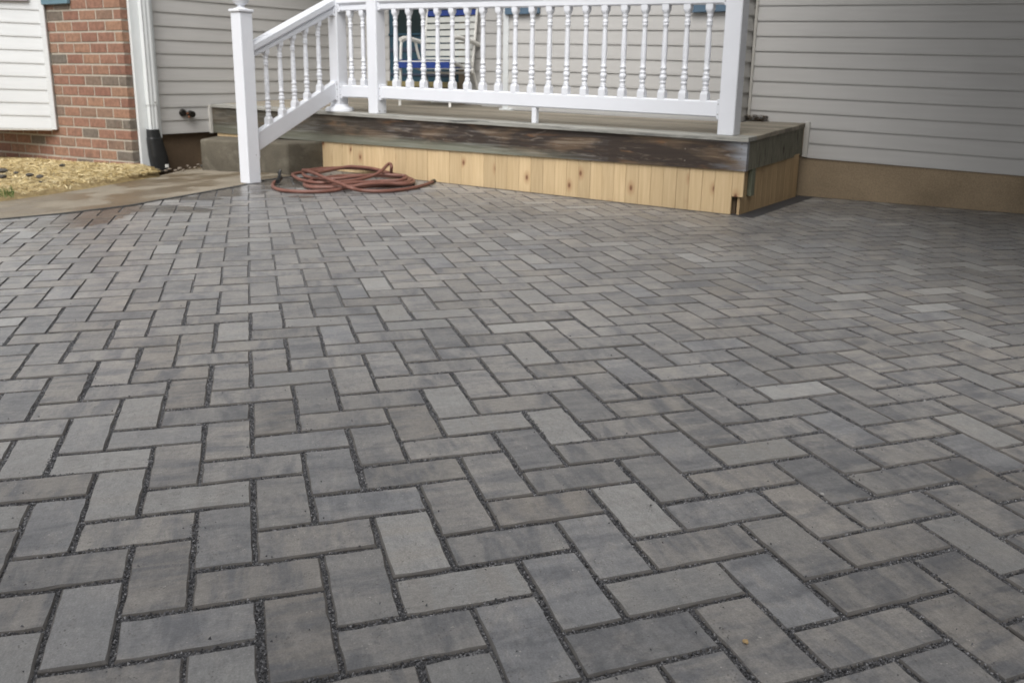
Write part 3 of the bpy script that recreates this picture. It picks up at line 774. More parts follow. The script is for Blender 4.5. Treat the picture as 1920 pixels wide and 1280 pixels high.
# brickwork (W4)
def w4z(p): return w4(p)
s4 = lambda X: (X-W4A) @ D4
R0a, R0b, R14a, R14b = w4((97, 20.6)), w4((236, 15.8)), w4((97, 291.6)), w4((250, 304))
def brick_z(i, s):
    ka = (s-s4(R0a))/(s4(R0b)-s4(R0a)); kb = (s-s4(R14a))/(s4(R14b)-s4(R14a))
    za = R0a[2]+(R0b[2]-R0a[2])*ka; zb = R14a[2]+(R14b[2]-R14a[2])*kb; return za+(zb-za)*i/14
pitch = (s4(w4((212.3, 30)))-s4(w4((117.8, 30))))/3
off_even = s4(w4((178.8, 30)))
JO = .017
mb = MB(); mb.box(np.array([*W4A[:2], -.16])-D4*6-N4*.11, D4, N4, EZ, 6+.0, .106, TOP+.16); mortar = mb.build('mortar_wall', M['mortar'], house)
upper = MB()
def brick_face(mb, sa, sb, i, d_out, tone):
    za0, za1 = brick_z(i+1, sa)+JO/2, brick_z(i, sa)-JO/2; zb0, zb1 = brick_z(i+1, sb)+JO/2, brick_z(i, sb)-JO/2
    def P_(s, z, o): return W4A*np.array([1, 1, 0])+D4*s+N4*o+EZ*z
    e = .003; fr_ = [(sa+e, za0+e), (sb-e, zb0+e), (sb-e, zb1-e), (sa+e, za1-e)]; bk = [(sa, za0), (sb, zb0), (sb, zb1), (sa, za1)]
    f_ = [P_(s, z, d_out) for s, z in fr_]; g_ = [P_(s, z, d_out-e) for s, z in bk]; h_ = [P_(s, z, -.010) for s, z in bk]
    mb.face(f_, [(s, z) for s, z in fr_], tone)
    for k in range(4):
        q = (k+1) % 4; mb.face([g_[k], g_[q], f_[q], f_[k]], None, tone); mb.face([h_[k], h_[q], g_[q], g_[k]], None, tone)
SIDE = w3((263, 290))[1]-fr(W4A)[1]
for i in range(-9, 16):
    s = off_even+(pitch/2 if i % 2 else 0.0)
    while s < -pitch*.3: s += pitch
    s -= pitch; k = 0
    sb_ = 0.0; sa_ = s if s > -pitch*1.25 else s+pitch
    ss = sa_+JO/2; first = True
    cur = 0.0; nxt = s+0.0
    joints = [0.0]; x = off_even+(pitch/2 if i % 2 else 0)
    while x > -pitch*.30: x -= pitch
    while x+pitch < -pitch*.30: x += pitch
    while x > -5.6: joints.append(x); x -= pitch
    for j in range(len(joints)-1):
        sb, sa = joints[j]-(JO/2 if j else 0), joints[j+1]+JO/2
        tone = random.random(); d_out = random.uniform(.0, .003)
        if -2 <= i and sa > -1.75:
            mb = MB(); brick_face(mb, sa, sb, i, d_out, tone)
            if j == 0:                          # corner brick also shows its end on the side face
                z0, z1_ = brick_z(i+1, 0)+JO/2, brick_z(i, 0)-JO/2; o_ = W4A*np.array([1, 1, 0])
                mb.face([o_+N4*0+E1*.001+EZ*z0, o_+E2*SIDE*-1*-1+E1*.001+EZ*z0, o_+E2*SIDE+E1*.001+EZ*z1_, o_+E1*.001+EZ*z1_], None, tone)
            mb.build('brick', M['brick'], house)
        else: brick_face(upper, sa, sb, i, d_out, tone)
upper.build('brickwork', M['brick'], house, kind='stuff')

# bay with cream siding (W5)
B5 = w4((96, 130))*[1, 1, 0]+N4*.03; a5 = math.radians(5); D5 = np.array([math.cos(a5), math.sin(a5), 0]); N5 = np.array([math.sin(a5), -math.cos(a5), 0])
w5 = pl(B5, D5)
pr = w5((94, 120)); pr[2] = 0; plf = pr-D5*1.25
z5 = lines(w5, ((0, 16.3), (79, 20)), ((0, 216), (107, 218.5)), 8, plf, pr-D5*.04)
wall_boards(plf, pr-D5*.04, N5, z5, -12, 9, M['cream'])
zb5 = z5(9, 1)
mb = MB(); q0, q1 = plf-N5*.006, pr-D5*.01-N5*.006; q2_ = plf-D4*.35-N4*.0; q2_ = W4A*[1, 1, 0]+D4*s4(plf-N5*.3)
for z0_, z1_ in ((zb5+.004, TOP),):
    tri = [q0, q1, q2_]
    mb.face([p+EZ*z0_ for p in tri[::-1]]); mb.face([p+EZ*z1_ for p in tri])
    for k in range(3): a_, c_ = tri[k], tri[(k+1) % 3]; mb.face([a_+EZ*z0_, c_+EZ*z0_, c_+EZ*z1_, a_+EZ*z1_])
mb.build('bay_body', M['cream'], house)
mb = MB(); mb.box(pr-D5*.042-N5*.028+EZ*(zb5-.006), D5, N5, EZ, .046, .046, TOP-zb5, .004); mb.build('corner_trim', M['cream'], house)
mb = MB(); mb.box(plf-N5*.03+EZ*(zb5-.012), D5, N5, EZ, 1.21, .04, .014, .002); mb.build('starter_strip', M['taupetrim'], house)
p = w5((-60, 2)); p2 = w5((55, 2)); mb = MB(); mb.box(np.array([*p[:2], p[2]+.006])+N5*.012, D5, N5, EZ, np.linalg.norm(p2[:2]-p[:2]), .03, .05, .004); mb.build('window_sill', M['lilac'], house, 'lilac grey sill at the foot of the bay window')
# shutter on the brick
p = w4((84, 10)); p2 = w4((133, 6)); L = np.linalg.norm((p2-p)[:2])
shut = MB(); shut.box(np.array([*p[:2], w4((110, 9))[2]])+N4*.006, D4, N4, EZ, L, .034, 1.2, .004); shut = shut.build('shutter', M['slate'], house, 'slate blue shutter beside the bay')
for k in range(14):
    mb = MB(); q = np.array([*p[:2], w4((110, 9))[2]+.07+k*.075])+N4*.0405+D4*.05; mb.box(q, D4, (N4*.8+EZ*-.6), (EZ*.8+N4*.6), L-.1, .003, .05); mb.build('louvre', M['slate'], shut)

# white corner board, downspout
def w3box(mb, pxs, o, d, bev=.004, z0=None, z1=None):
    (xa, ya), (xb, yb), (xc, yc) = pxs
    ta = w3((xa, ya))[1]; tb = w3((xb, yb))[1]; mb.box(W(SW+o, ta, z0), E2, E1, EZ, tb-ta, d, z1-z0, bev)
tt = [w3((x, 100))[1] for x in (244.5, 260, 278.5, 286)]
mb = MB(); mb.box(W(SW+.003, tt[0], -.12), E2, E1, EZ, tt[1]-tt[0]+.02, .03, TOP, .004); mb.build('corner_board', M['trim'], house, 'white corner board between brick and downspout')
mb = MB(); mb.box(W(SW+.003, tt[2]-.012, z3(9, 0)-.03), E2, E1, EZ, tt[3]-tt[2]+.03, .02, TOP, .004); mb.build('corner_board', M['trim'], house, 'narrow light corner trim right of the downspout')
ds = empty('downspout', W(SW+.06, (tt[1]+tt[2])/2, -.1), 'white ribbed downspout ending in a black flexible elbow by the brick corner', 'downspout')
zsb = w3((276, 242))[2]; zse = w3((272, 194.6))[2]; wd = tt[2]-tt[1]
def pipe(mb, t0, t1, o, d, z0, z1):           # fluted rectangular pipe
    n = 5; prof = []
    for k in range(n+1): prof.append((t0+(t1-t0)*k/n, o+d-(.004 if k % 2 else 0)))
    prof = [(t0, o)]+prof+[(t1, o)]
    lo = [W(SW+q, t_, z0) for t_, q in prof]; hi = [W(SW+q, t_, z1) for t_, q in prof]
    mb.grid([lo, hi], closed=True, smooth=False)
mb = MB(); pipe(mb, tt[1]+.004, tt[2]-.002, .035, .055, zse-.01, TOP); mb.build('pipe', M['trim'], ds)
mb = MB(); pipe(mb, tt[1]+.010, tt[2]-.008, .038, .048, zsb-.05, zse); mb.build('pipe_extension', M['trim'], ds)
mb = MB(); mb.tube([W(SW+.09, tt[2]-.03, zse+.012), W(SW+.097, tt[2]-.03, zse+.012)], .005, 8); mb.build('screw', M['screw'], ds)
# black flexible elbow: ribbed, swelling and leaning right
rows = []; nR = 40
zbt = -.085; ctr0 = (tt[1]+tt[2])/2-.012
for k in range(nR+1):
    f = k/nR; z = zsb+(zbt-zsb)*f; cen_t = ctr0+.050*f**1.2+(.0); hw = .050+.022*min(1, f*1.6); hd = .040+.024*min(1, f*1.6)
    rib = .0035*math.sin(k*math.pi) if f < .2 else (.0065 if k % 2 else 0)
    if .2 < f < .25: rib = .007
    row = []
    for j in range(16):
        a = 2*math.pi*j/16; c_, s_ = math.cos(a), math.sin(a)
        row.append(W(SW+.062+(hd+rib)*math.copysign(abs(s_)**.55, s_), cen_t+(hw+rib)*math.copysign(abs(c_)**.55, c_), z))
    rows.append(row)
mb = MB(); mb.grid(rows, closed=True); el = mb.build('flexible_elbow', M['black'], ds)
st = rows[37][13]; mb = MB(); mb.box(W(SW+.062+.0735, ctr0+.050-.004, zbt+.04), E2, E1, EZ, .034, .004, .028, .001); mb.build('sticker', M['paper'], el, 'small white label on the black elbow')
# outdoor faucet: two dark round knobs on the side wall
fz = w3((347, 212)); fau = empty('outdoor_faucet', W(SW, fz[1], fz[2]), 'dark bronze outdoor faucet with round handle on the taupe side wall', 'faucet')
mb = MB(); mb.tube([W(SW+.01, fz[1]-.035, fz[2]+.003), W(SW+.035, fz[1]-.035, fz[2]+.003), W(SW+.045, fz[1]-.035, fz[2]+.003)], [.034, .032, .022], 14); mb.build('handle_wheel', M['bronze'], fau)
mb = MB(); mb.tube([W(SW+.01, fz[1]+.03, fz[2]-.006), W(SW+.03, fz[1]+.03, fz[2]-.006), W(SW+.075, fz[1]+.03, fz[2]-.012)], [.020, .030, .030], 14); mb.build('outlet', M['bronze'], fau)
mb = MB(); mb.tube([W(SW+.03, fz[1]-.03, fz[2]), W(SW+.045, fz[1]+.02, fz[2]-.005), W(SW+.05, fz[1]+.005, fz[2]-.04)], .012, 10); mb.build('spout', M['copper'], fau)

# porch roof overhang; unseen wing wall and eave added to shade the right
mb = MB(); mb.box(W(-6.3, .35, TOP), E1, E2, EZ, 9.6, 5.0, .18); mb.build('soffit', M['trim'], house)
mb = MB(); mb.box(np.array([*(W1A+D1*2.35)[:2], -.1]), D1, N1, EZ, .25, 3.6, TOP+3.4); mb.build('shade_wall', M['taupe'], house, 'unseen wall added beyond the right edge to shade the patio')

mb = MB(); mb.box(np.array([*(W1A+D1*2.37)[:2], 3.15])-D1*1.95, D1, N1, EZ, 1.94, 4.2, .16); mb.build('shade_eave', M['trim'], house, 'unseen wide eave added to shade the right side of the patio')

shade_blk = empty('shade_block', (-.6, -2.4, 0), 'plain taupe block added unseen behind the camera to shade the near pavers', 'shade_block')  # unseen building added behind the camera to dim the near pavers
mb = MB(); mb.box(np.array([-.6, -1.15, -.1])+E1*4.2, -E1, -E2, EZ, 5.2, 3.5, 3.9); mb.build('wall', M['taupe'], shade_blk)
mb = MB(); mb.box(np.array([-.6, -1.15, 3.8])+E1*4.5+E2*.35, -E1, -E2, EZ, 5.8, 4.2, .2); mb.build('roof', M['trim'], shade_blk)  # top slab of the added block

# ------------------------------------------------------------------ deck
def zd(s, t=0.0): return .468-.0065*s+.035*t
deck = empty('wooden_deck', W(-2.6, 0, 0), 'low weathered wood deck with stained rim board and fresh pine plank skirt', 'deck')
BW, BT = .140, .026
def slab(mb, s0, s1, t0, t1, th, tone, grain_seed):
    n = max(1, int((s1-s0)/.8)); su, sv = grain_seed
    pts = lambda s, t, dz: W(s, t, zd(s, t)+dz)
    top, bot = 0.0, -th; e = .003
    def F(q, uv): mb.face(q, uv, tone)
    F([pts(s0, t0+e, 0), pts(s1-e, t0+e, 0), pts(s1-e, t1-e, 0), pts(s0, t1-e, 0)], [(su+s0, sv), (su+s1, sv), (su+s1, sv+t1-t0), (su+s0, sv+t1-t0)])
    F([pts(s0, t0, -e), pts(s1, t0, -e), pts(s1-e, t0+e, 0), pts(s0, t0+e, 0)], [(su+s0, sv), (su+s1, sv), (su+s1, sv+.003), (su+s0, sv+.003)])
    F([pts(s0, t0, bot), pts(s1, t0, bot), pts(s1, t0, -e), pts(s0, t0, -e)], [(su+s0, sv-.03), (su+s1, sv-.03), (su+s1, sv), (su+s0, sv)])
    F([pts(s1, t0, bot), pts(s1, t1, bot), pts(s1, t1, -e), pts(s1, t0, -e)], [(su, sv), (su+.02, sv+.14), (su+.04, sv+.14), (su, sv)])
    F([pts(s1, t0, -e), pts(s1, t1, -e), pts(s1-e, t1-e, 0), pts(s1-e, t0+e, 0)], [(su, sv), (su+.02, sv+.14), (su+.04, sv+.14), (su, sv)])
    F([pts(s1, t1, bot), pts(s0, t1, bot), pts(s0, t1-e, 0), pts(s1, t1-e, 0)], [(su, sv)]*4)
    F([pts(s0, t1, bot), pts(s0, t0, bot), pts(s0, t0, 0), pts(s0, t1, 0)], [(su, sv)]*4)
    F([pts(s0, t0, bot), pts(s0, t1, bot), pts(s1, t1, bot), pts(s1, t0, bot)], [(su, sv)]*4)
t_ = -.022; k = 0
while t_ < T7-.02:
    t1 = min(t_+BW, 1.6)
    if t_ < .86: segs = [(SW+.03, random.uniform(.004, .020))]
    elif t_ < 1.14: segs = [(SW+.03, on_t((950, 100), T2)[0]-.0), (-.42, .01)]
    else: segs = [(SW+.03, on_t((905, 100), T6)[0]+.0)]
    for (s0, s1) in segs:
        if k == 0: s1 = .012
        s1 = s1-.035*max(t_, 0) if s1 > -.1 else s1; mb = MB(); slab(mb, s0, s1, t_, t1-.006, BT, random.random(), (random.uniform(0, 30), random.uniform(0, 30)))
        mb.build('deck_board', M['nosing'] if k == 0 else M['deck'], deck, 'front edge board of the deck, pale with black stains' if k == 0 else None)
    t_ += BW; k += 1
# front rim board
mb = MB(); b0z = lambda s: .265+(.235-.265)*(s/-3.7 if s > -3.7 else 1.0)
ft = lambda s: zd(s, 0)-BT-.003
S = [-5.27, -3.73, -2.2, -1.0, 0]
for i in range(4):
    s0, s1 = S[i], S[i+1]
    def q(s, z, t): return W(s, t, z)
    mb.face([q(s0, b0z(s0), 0), q(s1, b0z(s1), 0), q(s1, ft(s1), 0), q(s0, ft(s0), 0)], [(s0, 0), (s1, 0), (s1, ft(s1)-b0z(s1)), (s0, ft(s0)-b0z(s0))])
    mb.face([q(s0, b0z(s0), .036), q(s1, b0z(s1), .036), q(s1, b0z(s1), 0), q(s0, b0z(s0), 0)], [(s0, 0)]*4)
mb.face([q(0, b0z(0), 0), q(0, b0z(0), .036), q(0, ft(0), .036), q(0, ft(0), 0)], [(0, 0), (0.01, 0), (0.01, .18), (0, .18)])
rim = mb.build('rim_board', M['fascia'], deck, 'front rim board, blackened and rust streaked with a silvery right end')
for (x, y) in ((1391.5, 270.5), (1390.5, 280), (1389, 297), (776, 260), (832, 261.5), (690, 262), (1285, 279), (1284, 301)):
    p = on_t((x, y), 0); mb = MB(); mb.tube([W(p[0], -.001, p[2]), W(p[0], -.0025, p[2])], .0045, 8); mb.build('nail_head', M['screw'], rim)
# side rim board
mb = MB(); T9 = 1.165
def q2(t, z, s=.0005): return W(s-.035*t, t, z)
zr0, zr1 = .268, .285
mb.face([q2(.037, zr0), q2(T9, zr1), q2(T9, zd(0, T9)-BT-.004), q2(.037, zd(0, .037)-BT-.004)], [(0, 0), (T9, 0), (T9, .2), (0, .18)])
mb.face([q2(.037, zr0, -.036), q2(T9, zr1, -.036), q2(T9, zr1), q2(.037, zr0)], None)
mb.face([q2(.037, zr0), q2(.037, zd(0, 0)-BT-.004), q2(.037, zd(0, 0)-BT-.004, -.036), q2(.037, zr0, -.036)], None)
mb.build('rim_board', M['side_rim'], deck, 'side rim board, green grey with dark drip stains')
# dark backing inside the deck
mb = MB(); mb.box(W(SW+.03, .05, -.10), E1, E2, EZ, -SW-.12, .03, .52); mb.build('dark_backing', M['foundd'], deck)
mb = MB(); mb.box(W(-.095, .05, -.10), E2, E1, EZ, 1.05, .03, .50); mb.build('dark_backing', M['foundd'], deck)
# skirt planks, joints measured along the front
xs = [605.0]; w_ = 19.0
while xs[-1] < 1360:
    f = (xs[-1]-605)/767; xs.append(xs[-1]+(18.8+6.2*f)*random.choice([.97, 1.0, 1.03]))
xs[-1] = 1374
ssk = [on_t((x, 330), .012)[0] for x in xs]
for i in range(len(ssk)-1):
    s0, s1 = ssk[i]+.0008, ssk[i+1]-.0008
    if i == len(ssk)-2: pass
    mb = MB(); mb.box(W(s0, .012+random.uniform(0, .003), -.025), EZ, E1, E2, b0z(s0)+.045, s1-s0, .018, .0015, random.random()); mb.build('skirt_plank', M['skirt'], deck)
pl_ = on_t((1376, 369), .012)
mb = MB(); mb.box(W(ssk[-1]+.001, .012, pl_[2]), EZ, E1, E2, b0z(0)+.02-pl_[2], -.012-ssk[-1], .018, .0015, .7); mb.build('skirt_plank', M['skirt'], deck, 'short corner plank, notched at the bottom')
for i in range(4):                              # planks seen above the step at the left end
    mb = MB(); mb.box(W(SW+.06+i*.17, .012, .0), EZ, E1, E2, .28, .168, .018, .0015, random.random()); mb.build('skirt_plank', M['skirt'], deck)
t0 = .034
while t0 < 1.10:
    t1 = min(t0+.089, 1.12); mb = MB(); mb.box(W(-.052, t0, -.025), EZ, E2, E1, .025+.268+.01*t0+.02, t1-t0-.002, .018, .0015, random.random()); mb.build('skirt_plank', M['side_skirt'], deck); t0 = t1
ca, cb = on_s((1402, 340), -.03), on_s((1411, 340), -.03)
mb = MB(); mb.box(W(-.033, ca[1]+.004, on_s((1402, 367), -.03)[2]), EZ, E2, E1, .27-on_s((1402, 367), -.03)[2], .055, .028, .002); mb.build('cleat', M['cleat'], deck, 'green grey upright cleat at the deck corner')

# ------------------------------------------------------------------ concrete step
A_ = gpt((378, 315), -.055); B_ = gpt((540, 329), -.03); Bb = W(-3.745, .03, 0)
ztop = .205
pa_, pb_ = A_*[1, 1, 0], B_*[1, 1, 0]
dirf = (pb_-pa_)/np.linalg.norm(pb_-pa_)
poly = [pa_, pb_, np.array([*Bb[:2], 0]), W(SW+.03, .03, 0)]
bm = bmesh.new(); cen = sum(poly)/4
vb = [bm.verts.new((*(p-cen)[:2], -.12)) for p in poly]; vt = [bm.verts.new((*(p-cen)[:2], ztop+(.03 if i in (1, 2) else 0))) for i, p in enumerate(poly)]
bm.faces.new(vb[::-1]); bm.faces.new(vt)
for i in range(4): bm.faces.new([vb[i], vb[(i+1) % 4], vt[(i+1) % 4], vt[i]])
bmesh.ops.bevel(bm, geom=[e for e in bm.edges], offset=.022, segments=4, profile=.5, affect='EDGES')
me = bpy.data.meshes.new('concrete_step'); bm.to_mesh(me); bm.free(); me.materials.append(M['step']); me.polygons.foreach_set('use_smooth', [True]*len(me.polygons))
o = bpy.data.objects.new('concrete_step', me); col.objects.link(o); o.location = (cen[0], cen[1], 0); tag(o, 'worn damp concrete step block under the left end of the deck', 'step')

# ------------------------------------------------------------------ railings
def screw(parent, p, d, r=.0045):
    mb = MB(); mb.tube([p, p+d*.002], r, 8); mb.build('screw', M['screw'], parent)
PW = .105
rail = empty('deck_railing', W(-1.8, .07, .48), 'white vinyl deck railing with turned balusters between three square posts', 'railing')
def post(parent, s, t, z0, z1, lab=None, w=PW):
    mb = MB(); mb.box(W(s-w/2, t-w/2, z0), E1, E2, EZ, w, w, z1-z0, .005); return mb.build('post', M['white'], parent, lab)
s3 = -.205+PW/2; tpost = .018+PW/2
s2 = -3.190+PW/2+.0; s1p = -3.665+PW/2+.02
p3 = post(rail, s3, tpost, zd(s3), 1.62, 'right corner post of the railing')
p2 = post(rail, s2, tpost, zd(s2)+.001, 1.72, 'middle post set close to the stair post')
p1 = post(rail, s1p, tpost+.01, zd(s1p)+.001, 1.72, 'post with a flared round foot')
for p_, s_ in ((p3, s3), (p2, s2), (p1, s1p)):
    z = 1.62 if p_ is p3 else 1.72
    mb = MB(); mb.box(W(s_-.07, tpost-.07, z), E1, E2, EZ, .14, .14, .02, .005); mb.lathe(W(s_, tpost, z+.018), [(.075, 0), (.05, .03), (.0, .06)], E1, E2, 4); mb.build('post_cap', M['white'], p_)
mb = MB(); fz_ = zd(s1p); cc = W(s1p, tpost+.01, fz_+.001); mb.lathe(cc, [(.118, 0), (.118, .022), (.105, .034), (.078, .040), (.072, .058), (.0, .058)], E1, E2, 24); mb.build('post_foot', M['white'], p1)
for dt in (-.03, .03): screw(p2, W(s2+PW/2, tpost+dt, zd(s2)+.022), E1)

def rtop(s): return 1.228-.0221*max(s, -2.85)          # underside of the top rail
def rbt(s): return .665-.0148*max(s, -2.85)             # top of the bottom rail
def rbb(s): return .570-.0135*max(s, -2.85)
TR = tpost
def rail_bar(sa, sb, za, zb, h, w, name, parent, bev=.008, lab=None):
    mb = MB(); a_, b_ = W(sa, TR, 0), W(sb, TR, 0); L = sb-sa
    rows = []
    for s, z in ((sa, za), (sb, zb)):
        cs = [(-w/2, bev), (-w/2+bev, 0), (w/2-bev, 0), (w/2, bev), (w/2, h-bev), (w/2-bev, h), (-w/2+bev, h), (-w/2, h-bev)]
        rows.append([W(s, TR+x, z+y) for x, y in cs])
    mb.grid(rows[::-1], closed=True, smooth=False); mb.face(rows[0]); mb.face(rows[1][::-1]); return mb.build(name, M['white'], parent, lab)
def baluster_mesh():
    mb = MB(); pr = []
    P_ = [(.0245, .115), (.017, .118), (.020, .130), (.0205, .140), (.016, .150), (.0150, .165), (.0205, .176), (.0205, .188), (.016, .196), (.0175, .205), (.0225, .222), (.0235, .238), (.0215, .256), (.016, .268), (.0205, .278), (.0205, .290), (.0150, .300), (.0150, .318), (.0205, .330), (.0205, .341), (.0155, .352), (.0170, .40), (.0185, .48), (.0182, .56), (.0165, .66), (.0150, .745), (.0145, .775), (.0190, .785), (.0190, .797), (.0150, .806), (.0190, .816), (.0190, .828), (.0150, .840), (.0140, .862), (.0185, .876), (.0190, .888), (.0165, .900), (.0215, .912), (.0235, .925)]
    mb.lathe((0, 0, 0), P_, n=14)
    def sq(z, w): return [np.array([x*w, y*w, z]) for x, y in ((-1, -1), (1, -1), (1, 1), (-1, 1))]
    def oc(z, w, c): return [np.array([x, y, z]) for x, y in ((-w, -w+c), (-w+c, -w), (w-c, -w), (w, -w+c), (w, w-c), (w-c, w), (-w+c, w), (-w, w-c))]
    mb.grid([oc(0, .0245, .003), oc(.075, .0245, .003), oc(.105, .021, .009), oc(.118, .017, .009)], closed=True, smooth=False)
    mb.grid([oc(.915, .0150, .006), oc(.925, .021, .008), oc(.945, .0235, .005), oc(1.0, .0235, .003)], closed=True, smooth=False)
    o = mb.build('baluster', M['white'], None)
    me = o.data; bpy.data.objects.remove(o); return me
bal = baluster_mesh()
def add_bal(parent, p, h, rot=TH):
    o = bpy.data.objects.new('baluster', bal); col.objects.link(o); o.parent = parent
    o.location = tuple(np.array(p)-wloc(parent)); o.rotation_euler = (0, 0, rot); o.scale = (1, 1, h); return o
def bracket(parent, s, sgn, z0, z1):
    mb = MB(); mb.box(W(min(s, s+sgn*.022), TR-.034, z0), E1, E2, EZ, .022, .068, z1-z0, .005); b_ = mb.build('bracket', M['white'], parent)
    for f in (.25, .75): screw(b_, W(s+sgn*.011, TR-.0335, z0+(z1-z0)*f), -E2, .0035)
for sa, sb, nbal in ((s2+PW/2, s3-PW/2, 19), (s1p+PW/2, s2-PW/2, 2)):
    rail_bar(sa, sb, rbb(sa), rbb(sb), rbt(sa)-rbb(sa), .052, 'bottom_rail', rail)
    rail_bar(sa, sb, rtop(sa), rtop(sb), .046, .052, 'top_rail', rail)
    rail_bar(sa, sb, rtop(sa)+.047, rtop(sb)+.047, .05, .078, 'hand_rail', rail, .016)
    for k in range(nbal):
        if nbal == 19: s = on_t((742.3+0, 100), TR)[0]+(on_t((1327, 100), TR)[0]-on_t((742.3, 100), TR)[0])*k/18
        else: s = on_t(((658.5, 681.5)[k], 100), TR)[0]
        add_bal(rail, W(s, TR, rbt(s)-.004), rtop(s)-rbt(s)+.008)
    for s, sg in ((sa, 1), (sb, -1)):
        bracket(rail, s, sg, rbb(s)-.012, rbt(s)+.014); bracket(rail, s, sg, rtop(s)-.008, rtop(s)+.085)
ssp = on_t((1003.5, 212), TR)[0]
mb = MB(); mb.box(W(ssp-.019, TR-.019, zd(ssp)+.002), E1, E2, EZ, .038, .038, rbb(ssp)-zd(ssp)-.003, .003); mb.build('rail_foot', M['white'], rail)

# stair rail
stair = empty('stair_railing', W(-3.4, -1.0, 0), 'sloping white stair railing with a tall ball-topped newel post on the pavers', 'railing')
NS, NTt = -3.346-PW/2, -1.05+PW/2
zt_ = 1.212
newel = post(stair, NS, NTt, .002, zt_, 'square white newel post standing at the edge of the walk', .107)
mb = MB(); mb.box(W(NS-.064, NTt-.064, zt_), E1, E2, EZ, .128, .128, .022, .006); mb.build('newel_cap', M['white'], newel)
mb = MB(); mb.lathe(W(NS, NTt, zt_+.02), [(.062, 0), (.050, .006), (.026, .014), (.024, .026), (.034, .032), (.052, .048), (.062, .072), (.064, .095), (.056, .125), (.036, .148), (0, .160)], n=20); mb.build('ball_finial', M['white'], newel)
for dz, ds_ in ((.21, .02),): screw(newel, W(NS+PW/2+.001, NTt+ds_, dz), E1, .003)
# slope runs from newel centre to post P1 centre
SA = W(NS, NTt+PW/2, 0); SB = W(s1p, tpost+.01-PW/2, 0); SA = SA*[1, 1, 0]; SB = SB*[1, 1, 0]
sv = SB-SA; sL = np.linalg.norm(sv); sv = sv/sL; sn_ = np.array([sv[1], -sv[0], 0])
pS = pl(SA, sv)
def ssl(px): p = pS(px); return (p-SA) @ sv, p[2]
def bar(pxa, pxb, hpx_a, hpx_b, w, name, bev=.008, ins=0):
    (xa, za), (xb, zb) = ssl(pxa), ssl(pxb); k = (zb-za)/(xb-xa); z0 = za-k*xa; z1_ = z0+k*sL
    (xc, zc), (xd, zd_) = ssl(hpx_a), ssl(hpx_b); k2 = (zd_-zc)/(xd-xc); y0 = zc-k2*xc; y1 = y0+k2*sL
    rows = []
    for p, lo_, hi_ in ((SA, z0, y0), (SB, z1_, y1)):
        cs = [(-w/2, lo_+bev), (-w/2+bev, lo_), (w/2-bev, lo_), (w/2, lo_+bev), (w/2, hi_-bev), (w/2-bev, hi_), (-w/2+bev, hi_), (-w/2, hi_-bev)]
        rows.append([np.array([p[0]+sn_[0]*x, p[1]+sn_[1]*x, z]) for x, z in cs])
    mb = MB(); mb.grid(rows, closed=True, smooth=False); mb.face(rows[0][::-1]); mb.face(rows[1]); mb.build(name, M['white'], stair)
    return (z0, k), (y0, k2)
lowb = bar((488, 279), (620, 190), (484, 243.5), (620, 156), .052, 'bottom_rail')
topb = bar((480, 103.5), (620, 28.5), (480, 93), (620, 15), .052, 'top_rail')
bar((480, 92.5), (620, 14.5), (475, 76.5), (620, -4), .080, 'hand_rail', .016)
for x, y in ((500, 150), (526.5, 150), (551, 150), (575, 150), (598.5, 130)):
    xx, _ = ssl((x, y)); zl = lowb[1][0]+lowb[1][1]*xx-.012; zh = topb[0][0]+topb[0][1]*xx+.012
    add_bal(stair, SA+sv*xx+EZ*zl, zh-zl, math.atan2(sv[1], sv[0]))
for zc_, par in ((lowb[0][0]+.06, 0), (topb[0][0]+.03, 0)):
    mb = MB(); mb.box(SA+EZ*(zc_-.11)-sn_*.033, sn_, sv, EZ, .066, .02, .19, .005); mb.build('bracket', M['white'], stair)
for (z0, k) in (lowb[0], topb[0]):
    zc_ = z0+k*sL; mb = MB(); mb.box(SB+EZ*(zc_-.015)-sv*.02-sn_*.033, sn_, sv, EZ, .066, .02, .16, .005); b_ = mb.build('bracket', M['white'], stair)
    for f in (.03, .09, .13): screw(b_, SB+EZ*(zc_+f-.015)-sv*.01+sn_*.033, sn_, .0035)

